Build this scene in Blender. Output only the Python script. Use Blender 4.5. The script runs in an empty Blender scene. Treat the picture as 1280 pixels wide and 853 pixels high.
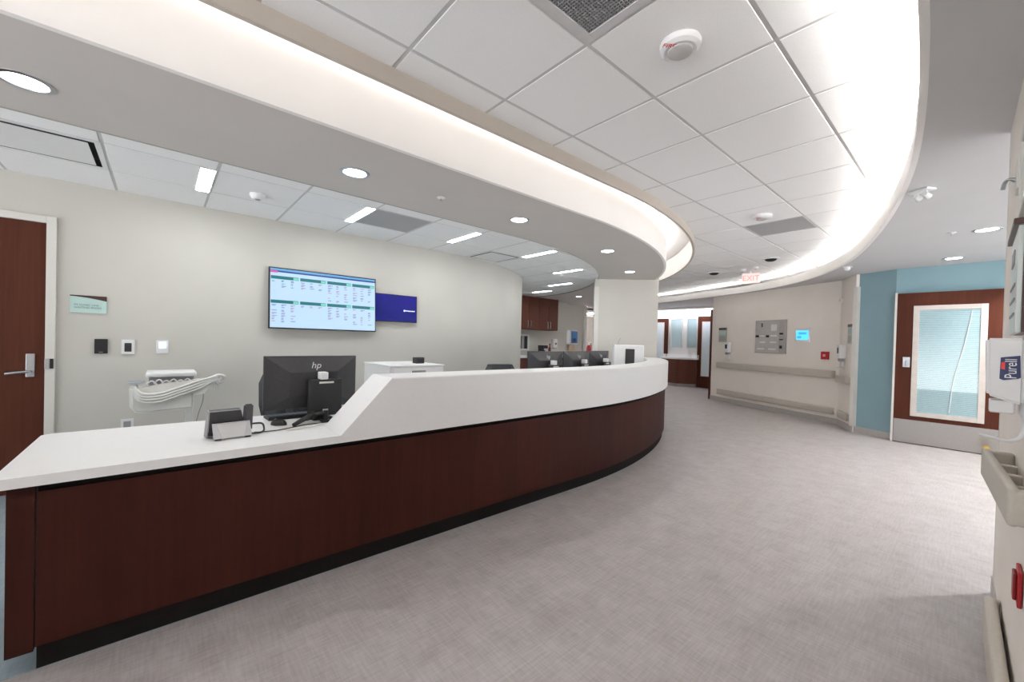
import bpy, bmesh, math, random
from math import sin, cos, pi, radians, atan2, hypot
from mathutils import Matrix, Vector, Euler

random.seed(7)
SC = bpy.context.scene
COL = SC.collection

# ------------------------------------------------------------------ materials
MATS = {}

def mat(name, col, rough=0.5, metal=0.0, var=0.05, scale=12.0, stretch=(1, 1, 1), bump=0.0, spec=0.5,
        emit=None, estr=0.0, coat=0.0, trans=0.0):
    """A procedural surface: base colour broken up by object-space noise."""
    if name in MATS:
        return MATS[name]
    m = bpy.data.materials.new(name)
    m.use_nodes = True
    nt = m.node_tree
    b = nt.nodes['Principled BSDF']
    b.inputs['Roughness'].default_value = rough
    b.inputs['Metallic'].default_value = metal
    b.inputs['Specular IOR Level'].default_value = spec
    if coat:
        b.inputs['Coat Weight'].default_value = coat
    if trans:
        b.inputs['Transmission Weight'].default_value = trans
    tc = nt.nodes.new('ShaderNodeTexCoord')
    mp = nt.nodes.new('ShaderNodeMapping')
    mp.inputs['Scale'].default_value = stretch
    nz = nt.nodes.new('ShaderNodeTexNoise')
    nz.inputs['Scale'].default_value = scale
    nz.inputs['Detail'].default_value = 4
    nt.links.new(tc.outputs['Object'], mp.inputs['Vector'])
    nt.links.new(mp.outputs['Vector'], nz.inputs['Vector'])
    cr = nt.nodes.new('ShaderNodeValToRGB')
    cr.color_ramp.elements[0].position = 0.3
    cr.color_ramp.elements[1].position = 0.7
    lo = [max(0, c * (1 - var)) for c in col]
    hi = [min(1, c * (1 + var)) for c in col]
    cr.color_ramp.elements[0].color = (*lo, 1)
    cr.color_ramp.elements[1].color = (*hi, 1)
    nt.links.new(nz.outputs['Fac'], cr.inputs['Fac'])
    nt.links.new(cr.outputs['Color'], b.inputs['Base Color'])
    if bump:
        bp = nt.nodes.new('ShaderNodeBump')
        bp.inputs['Strength'].default_value = bump
        bp.inputs['Distance'].default_value = 0.002
        nt.links.new(nz.outputs['Fac'], bp.inputs['Height'])
        nt.links.new(bp.outputs['Normal'], b.inputs['Normal'])
    if emit:
        b.inputs['Emission Color'].default_value = (*emit, 1)
        b.inputs['Emission Strength'].default_value = estr
    MATS[name] = m
    return m

def wood(name, dark, light, rough=0.35):
    m = bpy.data.materials.new(name)
    m.use_nodes = True
    nt = m.node_tree
    b = nt.nodes['Principled BSDF']
    b.inputs['Roughness'].default_value = rough
    b.inputs['Specular IOR Level'].default_value = 0.14
    tc = nt.nodes.new('ShaderNodeTexCoord')
    mp = nt.nodes.new('ShaderNodeMapping')
    mp.inputs['Scale'].default_value = (1, 1, 0.05)
    n1 = nt.nodes.new('ShaderNodeTexNoise'); n1.inputs['Scale'].default_value = 45; n1.inputs['Detail'].default_value = 6
    n2 = nt.nodes.new('ShaderNodeTexNoise'); n2.inputs['Scale'].default_value = 5; n2.inputs['Detail'].default_value = 2
    mx = nt.nodes.new('ShaderNodeMath'); mx.operation = 'MULTIPLY_ADD'
    mx.inputs[1].default_value = 0.45
    ml = nt.nodes.new('ShaderNodeMath'); ml.operation = 'MULTIPLY'; ml.inputs[1].default_value = 0.55
    cr = nt.nodes.new('ShaderNodeValToRGB')
    cr.color_ramp.elements[0].position = 0.33; cr.color_ramp.elements[1].position = 0.68
    cr.color_ramp.elements[0].color = (*dark, 1); cr.color_ramp.elements[1].color = (*light, 1)
    L = nt.links.new
    L(tc.outputs['Object'], mp.inputs['Vector'])
    L(mp.outputs['Vector'], n1.inputs['Vector']); L(mp.outputs['Vector'], n2.inputs['Vector'])
    L(n2.outputs['Fac'], ml.inputs[0])
    L(n1.outputs['Fac'], mx.inputs[0]); L(ml.outputs[0], mx.inputs[2])
    L(mx.outputs[0], cr.inputs['Fac']); L(cr.outputs['Color'], b.inputs['Base Color'])
    MATS[name] = m
    return m

def floor_mat(name, a, c, rough=0.42):
    """Woven-look sheet vinyl: fine threads both ways and soft patches of tone."""
    m = bpy.data.materials.new(name)
    m.use_nodes = True
    nt = m.node_tree
    b = nt.nodes['Principled BSDF']
    b.inputs['Roughness'].default_value = rough
    L = nt.links.new
    tc = nt.nodes.new('ShaderNodeTexCoord')
    outs = []
    for st, sc, in (((1.0, 0.10, 1), 90), ((0.10, 1.0, 1), 90), ((1, 1, 1), 4.5), ((1.0, 0.35, 1), 9), ((0.35, 1.0, 1), 9)):
        mp = nt.nodes.new('ShaderNodeMapping'); mp.inputs['Scale'].default_value = st
        nz = nt.nodes.new('ShaderNodeTexNoise'); nz.inputs['Scale'].default_value = sc; nz.inputs['Detail'].default_value = 3
        L(tc.outputs['Object'], mp.inputs['Vector']); L(mp.outputs['Vector'], nz.inputs['Vector'])
        outs.append(nz.outputs['Fac'])
    ws = (0.27, 0.27, 0.14, 0.16, 0.16)
    prev = None
    for o, w in zip(outs, ws):
        k = nt.nodes.new('ShaderNodeMath'); k.operation = 'MULTIPLY_ADD'
        k.inputs[1].default_value = w
        L(o, k.inputs[0])
        if prev is None:
            k.inputs[2].default_value = 0
        else:
            L(prev, k.inputs[2])
        prev = k.outputs[0]
    cr = nt.nodes.new('ShaderNodeValToRGB')
    cr.color_ramp.elements[0].position = 0.40; cr.color_ramp.elements[1].position = 0.60
    cr.color_ramp.elements[0].color = (*a, 1); cr.color_ramp.elements[1].color = (*c, 1)
    L(prev, cr.inputs['Fac']); L(cr.outputs['Color'], b.inputs['Base Color'])
    MATS[name] = m
    return m

def glow(name, col, strength, screen=False):
    if name in MATS:
        return MATS[name]
    m = bpy.data.materials.new(name)
    m.use_nodes = True
    b = m.node_tree.nodes['Principled BSDF']
    b.inputs['Base Color'].default_value = (*[min(1, c) * (0.04 if screen else 1) for c in col], 1)
    b.inputs['Roughness'].default_value = 0.4
    b.inputs['Emission Color'].default_value = (*col, 1)
    b.inputs['Emission Strength'].default_value = strength
    MATS[name] = m
    return m

FLOOR = floor_mat('vinyl_floor', (0.355, 0.318, 0.308), (0.49, 0.457, 0.452))
FLOORB = floor_mat('vinyl_blue', (0.24, 0.31, 0.35), (0.33, 0.40, 0.44))
WOOD = wood('cherry_veneer', (0.024, 0.0050, 0.0028), (0.044, 0.0100, 0.0058), 0.5)
WOODD = wood('door_veneer', (0.070, 0.019, 0.010), (0.105, 0.032, 0.018), 0.5)
WOODC = wood('cabinet_veneer', (0.105, 0.036, 0.024), (0.150, 0.056, 0.038), 0.5)
TILE = mat('ceiling_tile', (0.92, 0.917, 0.915), 0.9, var=0.02, scale=120, bump=0.08, spec=0.2)
TBAR = mat('grid_metal', (0.60, 0.595, 0.59), 0.5, var=0.03)
PAINT = mat('soffit_paint', (0.60, 0.565, 0.535), 0.75, var=0.015, scale=3, spec=0.3)
VALP = mat('valance_paint', (0.58, 0.52, 0.455), 0.75, var=0.015, scale=3, spec=0.3)
LIPP = mat('cove_lip_paint', (0.90, 0.875, 0.85), 0.75, var=0.015, scale=3, spec=0.3)
GREIGE = mat('greige_wall', (0.60, 0.58, 0.53), 0.75, var=0.02, scale=2.5, spec=0.3)
CREAM = mat('cream_wall', (0.87, 0.81, 0.745), 0.75, var=0.02, scale=2.5, spec=0.3)
BLUE = mat('blue_wall', (0.26, 0.40, 0.445), 0.7, var=0.03, scale=2.5, spec=0.3)
WHITEW = mat('white_wall', (0.78, 0.76, 0.74), 0.7, var=0.02, scale=3, spec=0.3)
BASE = mat('cove_base', (0.47, 0.44, 0.415), 0.6, var=0.06, scale=30)
FRAMEP = mat('frame_paint', (0.70, 0.68, 0.63), 0.5, var=0.02, scale=6)
VINYL = mat('rail_vinyl', (0.56, 0.515, 0.45), 0.55, var=0.04, scale=60)
CORIAN = mat('solid_surface', (0.84, 0.835, 0.83), 0.35, var=0.01, scale=40)
BLACK = mat('black_plastic', (0.009, 0.009, 0.010), 0.5, var=0.15, scale=60)
BLACK2 = mat('dark_grey_plastic', (0.026, 0.026, 0.030), 0.42, var=0.15, scale=60)
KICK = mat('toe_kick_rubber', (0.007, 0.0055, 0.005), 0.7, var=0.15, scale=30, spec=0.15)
GREYP = mat('grey_plastic', (0.30, 0.30, 0.31), 0.5, var=0.06, scale=40)
WHITEP = mat('white_plastic', (0.82, 0.82, 0.82), 0.4, var=0.015, scale=30)
CARTP = mat('cart_plastic', (0.78, 0.77, 0.73), 0.42, var=0.03, scale=30)
STEEL = mat('brushed_steel', (0.46, 0.45, 0.44), 0.28, metal=1.0, var=0.10, scale=30, stretch=(1, 40, 1))
CHROME = mat('satin_chrome', (0.50, 0.52, 0.55), 0.3, metal=1.0, var=0.04, scale=30)
SILVER = mat('silver_plastic', (0.58, 0.58, 0.60), 0.35, metal=0.4, var=0.06, scale=40)
RED = mat('red_plastic', (0.42, 0.012, 0.018), 0.4, var=0.08, scale=40)
REDT = mat('red_print', (0.75, 0.05, 0.04), 0.5, var=0.03)
BROWN = mat('brown_panel', (0.060, 0.022, 0.018), 0.35, var=0.1, scale=30)
MINT = mat('mint_glass', (0.52, 0.70, 0.66), 0.25, var=0.03, scale=8)
INK = mat('grey_ink', (0.13, 0.20, 0.20), 0.5, var=0.05)
GREYPANEL = mat('grey_panel', (0.42, 0.39, 0.37), 0.5, var=0.04, scale=20)
LABELW = mat('label_paper', (0.74, 0.72, 0.68), 0.6, var=0.03, scale=40)
NAVY = mat('navy_ink', (0.012, 0.022, 0.10), 0.4, var=0.05)
BLUEP = mat('blue_plastic', (0.03, 0.16, 0.42), 0.3, var=0.08, scale=40)
TAN = mat('paper_towel', (0.55, 0.42, 0.28), 0.8, var=0.05, scale=40)
DARKV = mat('vent_dark', (0.05, 0.05, 0.055), 0.8, var=0.1)
PERF = mat('perforated_metal', (0.40, 0.40, 0.41), 0.5, var=0.12, scale=260)
YELLOW = mat('yellow_tag', (0.72, 0.45, 0.03), 0.5, var=0.05)
FABRIC = mat('chair_fabric', (0.035, 0.038, 0.045), 0.85, var=0.2, scale=140, bump=0.2)
BLIND = mat('blind_slats', (0.56, 0.68, 0.73), 0.45, var=0.03, scale=20)
WBLIND = mat('window_blind', (0.66, 0.74, 0.77), 0.5, var=0.04, scale=20)
PAPERB = mat('blue_paper', (0.35, 0.47, 0.60), 0.7, var=0.06, scale=30)
GLASS = bpy.data.materials.new('pane_glass'); GLASS.use_nodes = True
def _glass():
    nt = GLASS.node_tree
    nt.nodes.clear()
    o = nt.nodes.new('ShaderNodeOutputMaterial')
    t = nt.nodes.new('ShaderNodeBsdfTransparent'); t.inputs['Color'].default_value = (0.93, 0.97, 0.97, 1)
    g = nt.nodes.new('ShaderNodeBsdfGlossy'); g.inputs['Roughness'].default_value = 0.03
    m = nt.nodes.new('ShaderNodeMixShader')
    m.inputs['Fac'].default_value = 0.06
    nt.links.new(t.outputs[0], m.inputs[1]); nt.links.new(g.outputs[0], m.inputs[2])
    nt.links.new(m.outputs[0], o.inputs['Surface'])
_glass()

WARM = (1.0, 0.965, 0.92)
COOL = (0.95, 0.975, 1.0)
LED_L = glow('led_left_cove', (1.0, 0.985, 0.97), 4.6)
LED_R = glow('led_right_cove', (1.0,0.975,0.945), 240)
LED_F = glow('led_far_cove', (0.90, 0.91, 1.0), 20)
LIN = glow('linear_diffuser', COOL, 24)
DLENS = glow('downlight_lens', (0.97, 0.98, 1.0), 9)

# ------------------------------------------------------------------ mesh builder
class B:
    def __init__(self):
        self.bm = bmesh.new()
        self.M = Matrix.Identity(4)
        self.mi = 0
    def at(self, loc=(0, 0, 0), rot=(0, 0, 0)):
        self.M = Matrix.Translation(loc) @ Euler(rot).to_matrix().to_4x4()
        return self
    def v(self, p):
        return self.bm.verts.new(self.M @ Vector(p))
    def f(self, vs):
        try:
            fa = self.bm.faces.new(vs)
            fa.material_index = self.mi
            return fa
        except ValueError:
            return None
    def box(self, lo, hi, bev=0.0, seg=2):
        x0, y0, z0 = lo; x1, y1, z1 = hi
        vs = [self.v(p) for p in ((x0, y0, z0), (x1, y0, z0), (x1, y1, z0), (x0, y1, z0), (x0, y0, z1), (x1, y0, z1), (x1, y1, z1), (x0, y1, z1))]
        fs = [self.f([vs[i] for i in q]) for q in ((0, 3, 2, 1), (4, 5, 6, 7), (0, 1, 5, 4), (1, 2, 6, 5), (2, 3, 7, 6), (3, 0, 4, 7))]
        if bev > 0:
            es = list({e for fa in fs for e in fa.edges})
            r = bmesh.ops.bevel(self.bm, geom=es, offset=bev, segments=seg, affect='EDGES', profile=0.5, clamp_overlap=True)
            for fa in r['faces']:
                fa.material_index = self.mi
        return self
    def hexa(self, pts):
        """8 corners: bottom 4 (ccw from above) then top 4."""
        vs = [self.v(p) for p in pts]
        for q in ((0, 3, 2, 1), (4, 5, 6, 7), (0, 1, 5, 4), (1, 2, 6, 5), (2, 3, 7, 6), (3, 0, 4, 7)):
            self.f([vs[i] for i in q])
        return self
    def prism(self, poly, z0, z1, axis='z'):
        """Extrude a 2D outline (may be concave)."""
        def P(a, c, h):
            return {'z': (a, c, h), 'y': (a, h, c), 'x': (h, a, c)}[axis]
        bot = [self.v(P(a, c, z0)) for a, c in poly]
        top = [self.v(P(a, c, z1)) for a, c in poly]
        n = len(poly)
        fs = [self.f(bot[::-1]), self.f(top)]
        for i in range(n):
            self.f([bot[i], bot[(i + 1) % n], top[(i + 1) % n], top[i]])
        if n > 4:
            bmesh.ops.triangulate(self.bm, faces=[x for x in fs if x])
        return self
    def cyl(self, p0, p1, r, r2=None, n=20, cap=True):
        p0, p1 = Vector(p0), Vector(p1)
        r2 = r if r2 is None else r2
        d = (p1 - p0).normalized()
        a = d.orthogonal().normalized(); b = d.cross(a)
        A = [self.v(p0 + (a * cos(2 * pi * i / n) + b * sin(2 * pi * i / n)) * r) for i in range(n)]
        Bq = [self.v(p1 + (a * cos(2 * pi * i / n) + b * sin(2 * pi * i / n)) * r2) for i in range(n)]
        for i in range(n):
            self.f([A[i], A[(i + 1) % n], Bq[(i + 1) % n], Bq[i]])
        if cap:
            self.f(A[::-1]); self.f(Bq)
        return self
    def tube(self, pts, r, n=8, smooth_n=0):
        P = [Vector(p) for p in pts]
        if smooth_n:
            Q = []
            for i in range(len(P) - 1):
                p0 = P[max(0, i - 1)]; p1 = P[i]; p2 = P[i + 1]; p3 = P[min(len(P) - 1, i + 2)]
                for k in range(smooth_n):
                    t = k / smooth_n
                    Q.append(0.5 * ((2 * p1) + (p2 - p0) * t + (2 * p0 - 5 * p1 + 4 * p2 - p3) * t * t + (3 * p1 - p0 - 3 * p2 + p3) * t ** 3))
            Q.append(P[-1]); P = Q
        rings = []
        up = None
        for i, p in enumerate(P):
            d = (P[min(i + 1, len(P) - 1)] - P[max(i - 1, 0)]).normalized()
            if up is None:
                up = d.orthogonal().normalized()
            a = (up - d * up.dot(d))
            a = a.normalized() if a.length > 1e-5 else d.orthogonal().normalized()
            up = a
            b = d.cross(a)
            rr = r[min(i, len(r) - 1)] if isinstance(r, (list, tuple)) else r
            rings.append([self.v(p + (a * cos(2 * pi * k / n) + b * sin(2 * pi * k / n)) * rr) for k in range(n)])
        for i in range(len(rings) - 1):
            for k in range(n):
                self.f([rings[i][k], rings[i][(k + 1) % n], rings[i + 1][(k + 1) % n], rings[i + 1][k]])
        self.f(rings[0][::-1]); self.f(rings[-1])
        return self
    def lathe(self, prof, n=28):
        """prof: (r, z) along +z local."""
        rings = []
        for r, z in prof:
            if r < 1e-6:
                rings.append([self.v((0, 0, z))])
            else:
                rings.append([self.v((r * cos(2 * pi * i / n), r * sin(2 * pi * i / n), z)) for i in range(n)])
        for a, b in zip(rings[:-1], rings[1:]):
            for i in range(n):
                j = (i + 1) % n
                if len(a) == 1 and len(b) == 1:
                    continue
                if len(a) == 1:
                    self.f([a[0], b[j], b[i]])
                elif len(b) == 1:
                    self.f([a[i], a[j], b[0]])
                else:
                    self.f([a[i], a[j], b[j], b[i]])
        return self
    def sweep(self, prof, stations, close=True):
        """prof: list of (offset, z); stations: functions offset->(x, y)."""
        rows = []
        for st in stations:
            rows.append([self.v((*st(o), z)) for o, z in prof])
        n = len(prof)
        for a, b in zip(rows[:-1], rows[1:]):
            for i in range(n if close else n - 1):
                j = (i + 1) % n
                self.f([a[i], a[j], b[j], b[i]])
        if close:
            self.f(rows[0][::-1]); self.f(rows[-1])
        return self
    def quad(self, a, b, c, d):
        self.f([self.v(a), self.v(b), self.v(c), self.v(d)])
        return self
    def obj(self, name, m, parent=None, smooth=None, loc=None):
        bmesh.ops.recalc_face_normals(self.bm, faces=self.bm.faces[:])
        me = bpy.data.meshes.new(name)
        self.bm.to_mesh(me); self.bm.free()
        for q in (m if isinstance(m, (list, tuple)) else [m]):
            me.materials.append(q)
        o = bpy.data.objects.new(name, me)
        COL.objects.link(o)
        if parent:
            o.parent = parent
        if loc:
            o.location = loc
        if smooth:
            for p in me.polygons:
                p.use_smooth = True
            try:
                me.set_sharp_from_angle(angle=radians(smooth))
            except Exception:
                pass
        return o

def text_part(name, s, size, m, parent, loc, rot, align='CENTER', ext=0.0006, shear=0.0, sx=1.0):
    cu = bpy.data.curves.new(name, 'FONT')
    cu.body = s; cu.size = size; cu.align_x = align; cu.align_y = 'CENTER'; cu.extrude = ext; cu.shear = shear
    t = bpy.data.objects.new(name + '_tmp', cu)
    COL.objects.link(t)
    dg = bpy.context.evaluated_depsgraph_get()
    me = bpy.data.meshes.new_from_object(t.evaluated_get(dg))
    bpy.data.objects.remove(t); bpy.data.curves.remove(cu)
    me.materials.clear(); me.materials.append(m)
    o = bpy.data.objects.new(name, me)
    COL.objects.link(o)
    o.parent = parent; o.location = loc; o.rotation_euler = rot; o.scale = (sx, 1, 1)
    return o

def tag(o, label=None, cat=None, group=None, kind=None):
    if label: o['label'] = label
    if cat: o['category'] = cat
    if group: o['group'] = group
    if kind: o['kind'] = kind
    return o

def empty(name, loc, rz=0.0, label=None, cat=None, group=None, rot=None):
    o = bpy.data.objects.new(name, None)
    o.empty_display_size = 0.1
    COL.objects.link(o)
    o.location = loc
    o.rotation_euler = rot if rot else (0, 0, rz)
    return tag(o, label, cat, group)

def copy_tree(o, parent=None):
    c = o.copy(); COL.objects.link(c); c.parent = parent
    for ch in list(o.children):
        copy_tree(ch, c)
    return c

def struct(o):
    o['kind'] = 'structure'
    return o

# ------------------------------------------------------------------ plan of the place
CAM_H = 1.31
Z_TILE = 2.726      # tile ceiling of the corridor
Z_SOF = 2.50        # gypsum soffits
Z_ALC = 2.520       # tile ceiling over the work area
CC = Vector((3.0, 8.25))     # centre of the curved ceilings and curved wall
DC = Vector((2.85, 8.2))     # centre of the curved desk

def path(center, x0, a_end, n=40, x_step=0.6):
    """Stations along a straight run in x then an arc; offset = y of the straight run."""
    st = []
    xs = [x0]
    while xs[-1] + x_step < center.x - 0.1:
        xs.append(xs[-1] + x_step)
    for x in xs:
        st.append(lambda o, x=x: (x, o))
    for i in range(n + 1):
        a = -pi / 2 + (a_end + pi / 2) * i / n
        st.append(lambda o, a=a: (center.x + (center.y - o) * cos(a), center.y + (center.y - o) * sin(a)))
    return st

# --- floor
b = B(); b.box((-4, -4, -0.10), (15, 12, 0.0)); struct(b.obj('floor', FLOOR))
poly = [(-4, 2.335)] + [st(2.335) for st in path(DC, -3.9, radians(-40))] + [(7.0, 5.4), (10.4, 8.6), (6.0, 8.6), (-4, 8.6)]
b = B(); b.prism(poly, -0.02, 0.002); struct(b.obj('floor_work_area', FLOORB))

# --- TV wall (straight, then convex)
st = path(CC, -4.0, 0.0, 48)
b = B(); b.sweep([(4.93, 0), (5.08, 0), (5.08, 2.72), (4.93, 2.72)], st); struct(b.obj('wall_screens', GREIGE, smooth=30))
b = B(); b.sweep([(4.922, 0), (4.93, 0), (4.93, 0.10), (4.922, 0.10)], st); struct(b.obj('baseboard_screens', BASE, smooth=30))
# --- kitchenette walls
b = B(); b.box((6.30, 8.20, 0), (9.32, 8.34, 2.6)); struct(b.obj('wall_kitchenette', GREIGE))
b = B(); b.box((9.30, 8.50, 0), (10.44, 8.64, 2.6)); struct(b.obj('wall_kitchenette_recess', GREIGE))
b = B(); b.box((10.40, 8.42, 0), (10.53, 8.66, 2.5), 0.004); struct(b.obj('trim_1', FRAMEP))
b = B(); b.box((10.2, 10.6, 0), (14.9, 10.72, 2.6)); struct(b.obj('wall_back_corridor', CREAM))
# --- column at the end of the desk: a radial stub wall
def rad(r, a):
    return (DC.x + r * cos(a), DC.y + r * sin(a))
a0 = radians(-46.7)
tx, ty = -sin(a0), cos(a0)
c0 = rad(4.78, a0); c1 = rad(5.93, a0)
def off(p, d):
    return (p[0] + tx * d, p[1] + ty * d)
b = B(); b.prism([c0, c1, off(c1, 0.24), off(c0, 0.24)], 0, 2.6); struct(b.obj('wall_column', GREIGE))
g0 = rad(4.772, a0 - 0.0014); g1 = rad(4.85, a0 - 0.0014)
b = B(); b.prism([g0, g1, off(g1, 0.01), off(g0, 0.01)], 0.1, 2.36); struct(b.obj('trim_2', FRAMEP))

# --- cream wall and its short angled return
CW0 = Vector((10.17, 4.19)); CW1 = Vector((8.90, 1.57)); CW2 = Vector((8.30, 1.285))
def wall_seg(name, p, q, m, z0=0.0, z1=2.6, th=0.14, ext=0.0, front=0.0):
    """A wall slab from p to q, its visible face on the side of the camera (world origin)."""
    d = (q - p).normalized()
    nrm = Vector((-d.y, d.x))
    if nrm.dot(-(p + q) / 2) < 0:
        nrm = -nrm
    p = p - d * ext; q = q + d * ext
    p1 = p + nrm * front; q1 = q + nrm * front
    bk = -nrm * th
    b = B(); b.prism([p1, q1, q + bk, p + bk], z0, z1)
    return struct(b.obj(name, m))
wall_seg('wall_cream', CW0 + (CW0 - CW1).normalized() * 0.10, CW1, CREAM)
wall_seg('wall_cream_return', CW1, CW2, CREAM)
wall_seg('baseboard_cream', CW0 + (CW0 - CW1).normalized() * 0.10, CW1, BASE, 0, 0.10, 0.01, 0.004, 0.010)
wall_seg('baseboard_return', CW1, CW2, BASE, 0, 0.10, 0.01, 0.004, 0.010)
# passage wall behind the left end of the cream wall and its wood corner guard
wall_seg('wall_passage', Vector((10.24, 4.10)), Vector((12.9, 4.98)), CREAM, 0, 2.6, 0.1)
b = B(); b.box((-0.022, -0.03, 0), (0.022, 0.03, 2.20), 0.003)
o = struct(b.obj('trim_3', WOODD)); o.location = (10.25, 4.315, 0); o.rotation_euler = (0, 0, radians(22))
# --- blue wall
BW0 = Vector((8.33, 1.275)); BW1 = Vector((8.09, 0.80)); BW2 = Vector((8.09, -2.2))
wall_seg('wall_blue_angle', BW0, BW1, BLUE, ext=0.0)
wall_seg('wall_blue', BW1, BW2, BLUE, ext=0.0)
wall_seg('baseboard_blue_angle', BW0, BW1, BASE, 0, 0.10, 0.01, 0.003, 0.010)
wall_seg('baseboard_blue', BW1, BW2, BASE, 0, 0.10, 0.01, 0.003, 0.010)
b = B(); b.prism([(8.255, 1.262), (8.335, 1.215), (8.345, 1.285), (8.285, 1.315)], 0.10, 2.30); struct(b.obj('trim_4', FRAMEP))
# --- right wall beside the camera
def yr(x):
    return -0.086 - 0.022 * (3.43 - x)      # face of the right wall, not quite parallel to the desk
b = B(); b.prism([(0.9, -0.30), (3.43, -0.30), (3.43, yr(3.43)), (0.9, yr(0.9))], 0, 2.6); struct(b.obj('wall_right', CREAM))
b = B(); b.box((3.37, -0.31, 0.1), (3.445, -0.086, 2.35), 0.006); struct(b.obj('trim_5', FRAMEP))
b = B(); b.prism([(0.9, yr(0.9)), (3.44, yr(3.44)), (3.44, yr(3.44) + 0.006), (0.9, yr(0.9) + 0.006)], 0, 0.10); struct(b.obj('baseboard_right', BASE))
b = B(); b.box((-4.0, -1.64, 0), (0.9, -1.5, 2.6)); struct(b.obj('wall_light_block', CREAM))  # unseen wall added behind the camera to hold back world light
# --- far wall beyond the column
b = B(); b.box((12.7, 3.5, 0), (12.84, 9.2, 2.6)); struct(b.obj('wall_far', WHITEW))
b = B(); b.box((12.69, 3.5, 0), (12.70, 9.2, 0.10)); struct(b.obj('baseboard_far', BASE))

# --- tile ceilings
def clip(poly, sd):
    """Keep the part of a polygon where sd < 0 (cut along the chord)."""
    if sd is None:
        return poly
    dense = []
    for k in range(len(poly)):
        p, q = poly[k], poly[(k + 1) % len(poly)]
        for t in range(6):
            dense.append((p[0] + (q[0] - p[0]) * t / 6, p[1] + (q[1] - p[1]) * t / 6))
    D = [sd(*p) for p in dense]
    if max(D) < 0:
        return poly
    if min(D) >= 0:
        return None
    out = []
    for k in range(len(dense)):
        p, q, a, c = dense[k], dense[(k + 1) % len(dense)], D[k], D[(k + 1) % len(dense)]
        if a < 0:
            out.append(p)
        if (a < 0) != (c < 0):
            t = a / (a - c)
            out.append((p[0] + (q[0] - p[0]) * t, p[1] + (q[1] - p[1]) * t))
    return out if len(out) >= 3 else None

def tiles(name, gx, gy, x0, x1, y0, y1, z, skip, keep=lambda x, y: True, sd=None):
    b = B()
    i0 = math.floor((x0 - gx) / 0.61); i1 = math.ceil((x1 - gx) / 0.61)
    j0 = math.floor((y0 - gy) / 0.61); j1 = math.ceil((y1 - gy) / 0.61)
    g, c = 0.0075, 0.004
    for i in range(i0, i1):
        for j in range(j0, j1):
            xa = gx + i * 0.61; ya = gy + j * 0.61
            if (i, j) in skip or not keep(xa + 0.305, ya + 0.305):
                continue
            lo = (xa + g, ya + g); hi = (xa + 0.61 - g, ya + 0.61 - g)
            def sq(d):
                return [(lo[0] + d, lo[1] + d), (hi[0] - d, lo[1] + d), (hi[0] - d, hi[1] - d), (lo[0] + d, hi[1] - d)]
            P0 = clip(sq(c), sd)
            if P0 is None:
                continue
            if len(P0) == 4 and (sd is None or P0 == sq(c)):
                # tegular panel: chamfered lower edge
                b.hexa([(*p, z) for p in P0] + [(*p, z + 0.008) for p in sq(0)])
            else:
                b.prism(P0, z, z + 0.008)
    o = struct(b.obj(name, TILE))
    b = B()
    # the metal grid behind the joints
    def bars(along, n0, n1, m0, m1):
        for i in range(n0, n1 + 1):
            for k in range((m1 - m0) * 6):
                u = m0 * 0.61 + k * 0.61 / 6; w_ = 0.61 / 6
                if along == 'y':
                    x = gx + i * 0.61; q = (x - 0.012, gy + u, x + 0.012, gy + u + w_); dz = 0.0032
                else:
                    y = gy + i * 0.61; q = (gx + u, y - 0.012, gx + u + w_, y + 0.012); dz = 0.0036
                if sd is not None and sd((q[0] + q[2]) / 2, (q[1] + q[3]) / 2) > 0:
                    continue
                b.box((q[0], q[1], z + dz), (q[2], q[3], z + 0.03))
    bars('y', i0, i1, j0, j1); bars('x', j0, j1, i0, i1)
    struct(b.obj(name + '_grid', TBAR))
    return o
def sd_cove(x, y):
    """> 0 inside the cove above the desk, beyond the valance."""
    if x < CC.x:
        return y - 2.062
    a = atan2(y - CC.y, x - CC.x)
    if a > radians(-10):
        return -1
    return (CC.y - 2.062) - hypot(x - CC.x, y - CC.y)
MGX, MGY = 0.905, 1.865
tiles('ceiling_tiles', MGX, MGY, -3.9, 12.0, -0.4, 9.2, Z_TILE, {(0, -2), (7, -1)}, sd=sd_cove)
AGX, AGY = 0.305, 3.75
def sd_alc(x, y):
    if x < CC.x:
        return 3.47 - y
    return hypot(x - CC.x, y - CC.y) - 4.78
def keep_alc(x, y):
    d = hypot(x - CC.x, y - CC.y)
    if x < CC.x:
        return y < 5.6
    return d > 2.7
tiles('ceiling_work_area', AGX, AGY, -3.9, 9.0, 3.2, 9.6, Z_ALC, {(2, 0), (5, 1), (-2, 0)}, keep_alc, sd_alc)
b = B(); b.box((-4, -4, 2.99), (15, 12, 3.09)); struct(b.obj('ceiling_slab', WHITEW))

# --- left soffit ring with its fascia, inner edge and the cove valance
SOF_END = radians(-46.0)
st = path(CC, -4.0, SOF_END, 44)
b = B(); b.sweep([(2.43, Z_SOF), (3.49, Z_SOF), (3.49, Z_SOF + 0.03), (2.46, Z_SOF + 0.03)], st); struct(b.obj('ceiling_soffit_desk', PAINT, smooth=30))
FAS_END = radians(-20)
stf = path(CC, -4.0, FAS_END, 60)
b = B(); b.sweep([(2.428, Z_SOF - 0.001), (2.46, Z_SOF - 0.001), (2.46, 2.98), (2.428, 2.98)], stf); struct(b.obj('trim_cove_fascia', LIPP, smooth=30))
b = B(); b.sweep([(2.05, 2.635), (2.075, 2.635), (2.075, 2.98), (2.05, 2.98)], stf); struct(b.obj('trim_cove_valance', VALP, smooth=30))
b = B(); b.sweep([(2.076, 2.637), (2.080, 2.637), (2.080, 2.975), (2.076, 2.975)], stf); struct(b.obj('trim_cove_liner', LIPP, smooth=30))
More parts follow.
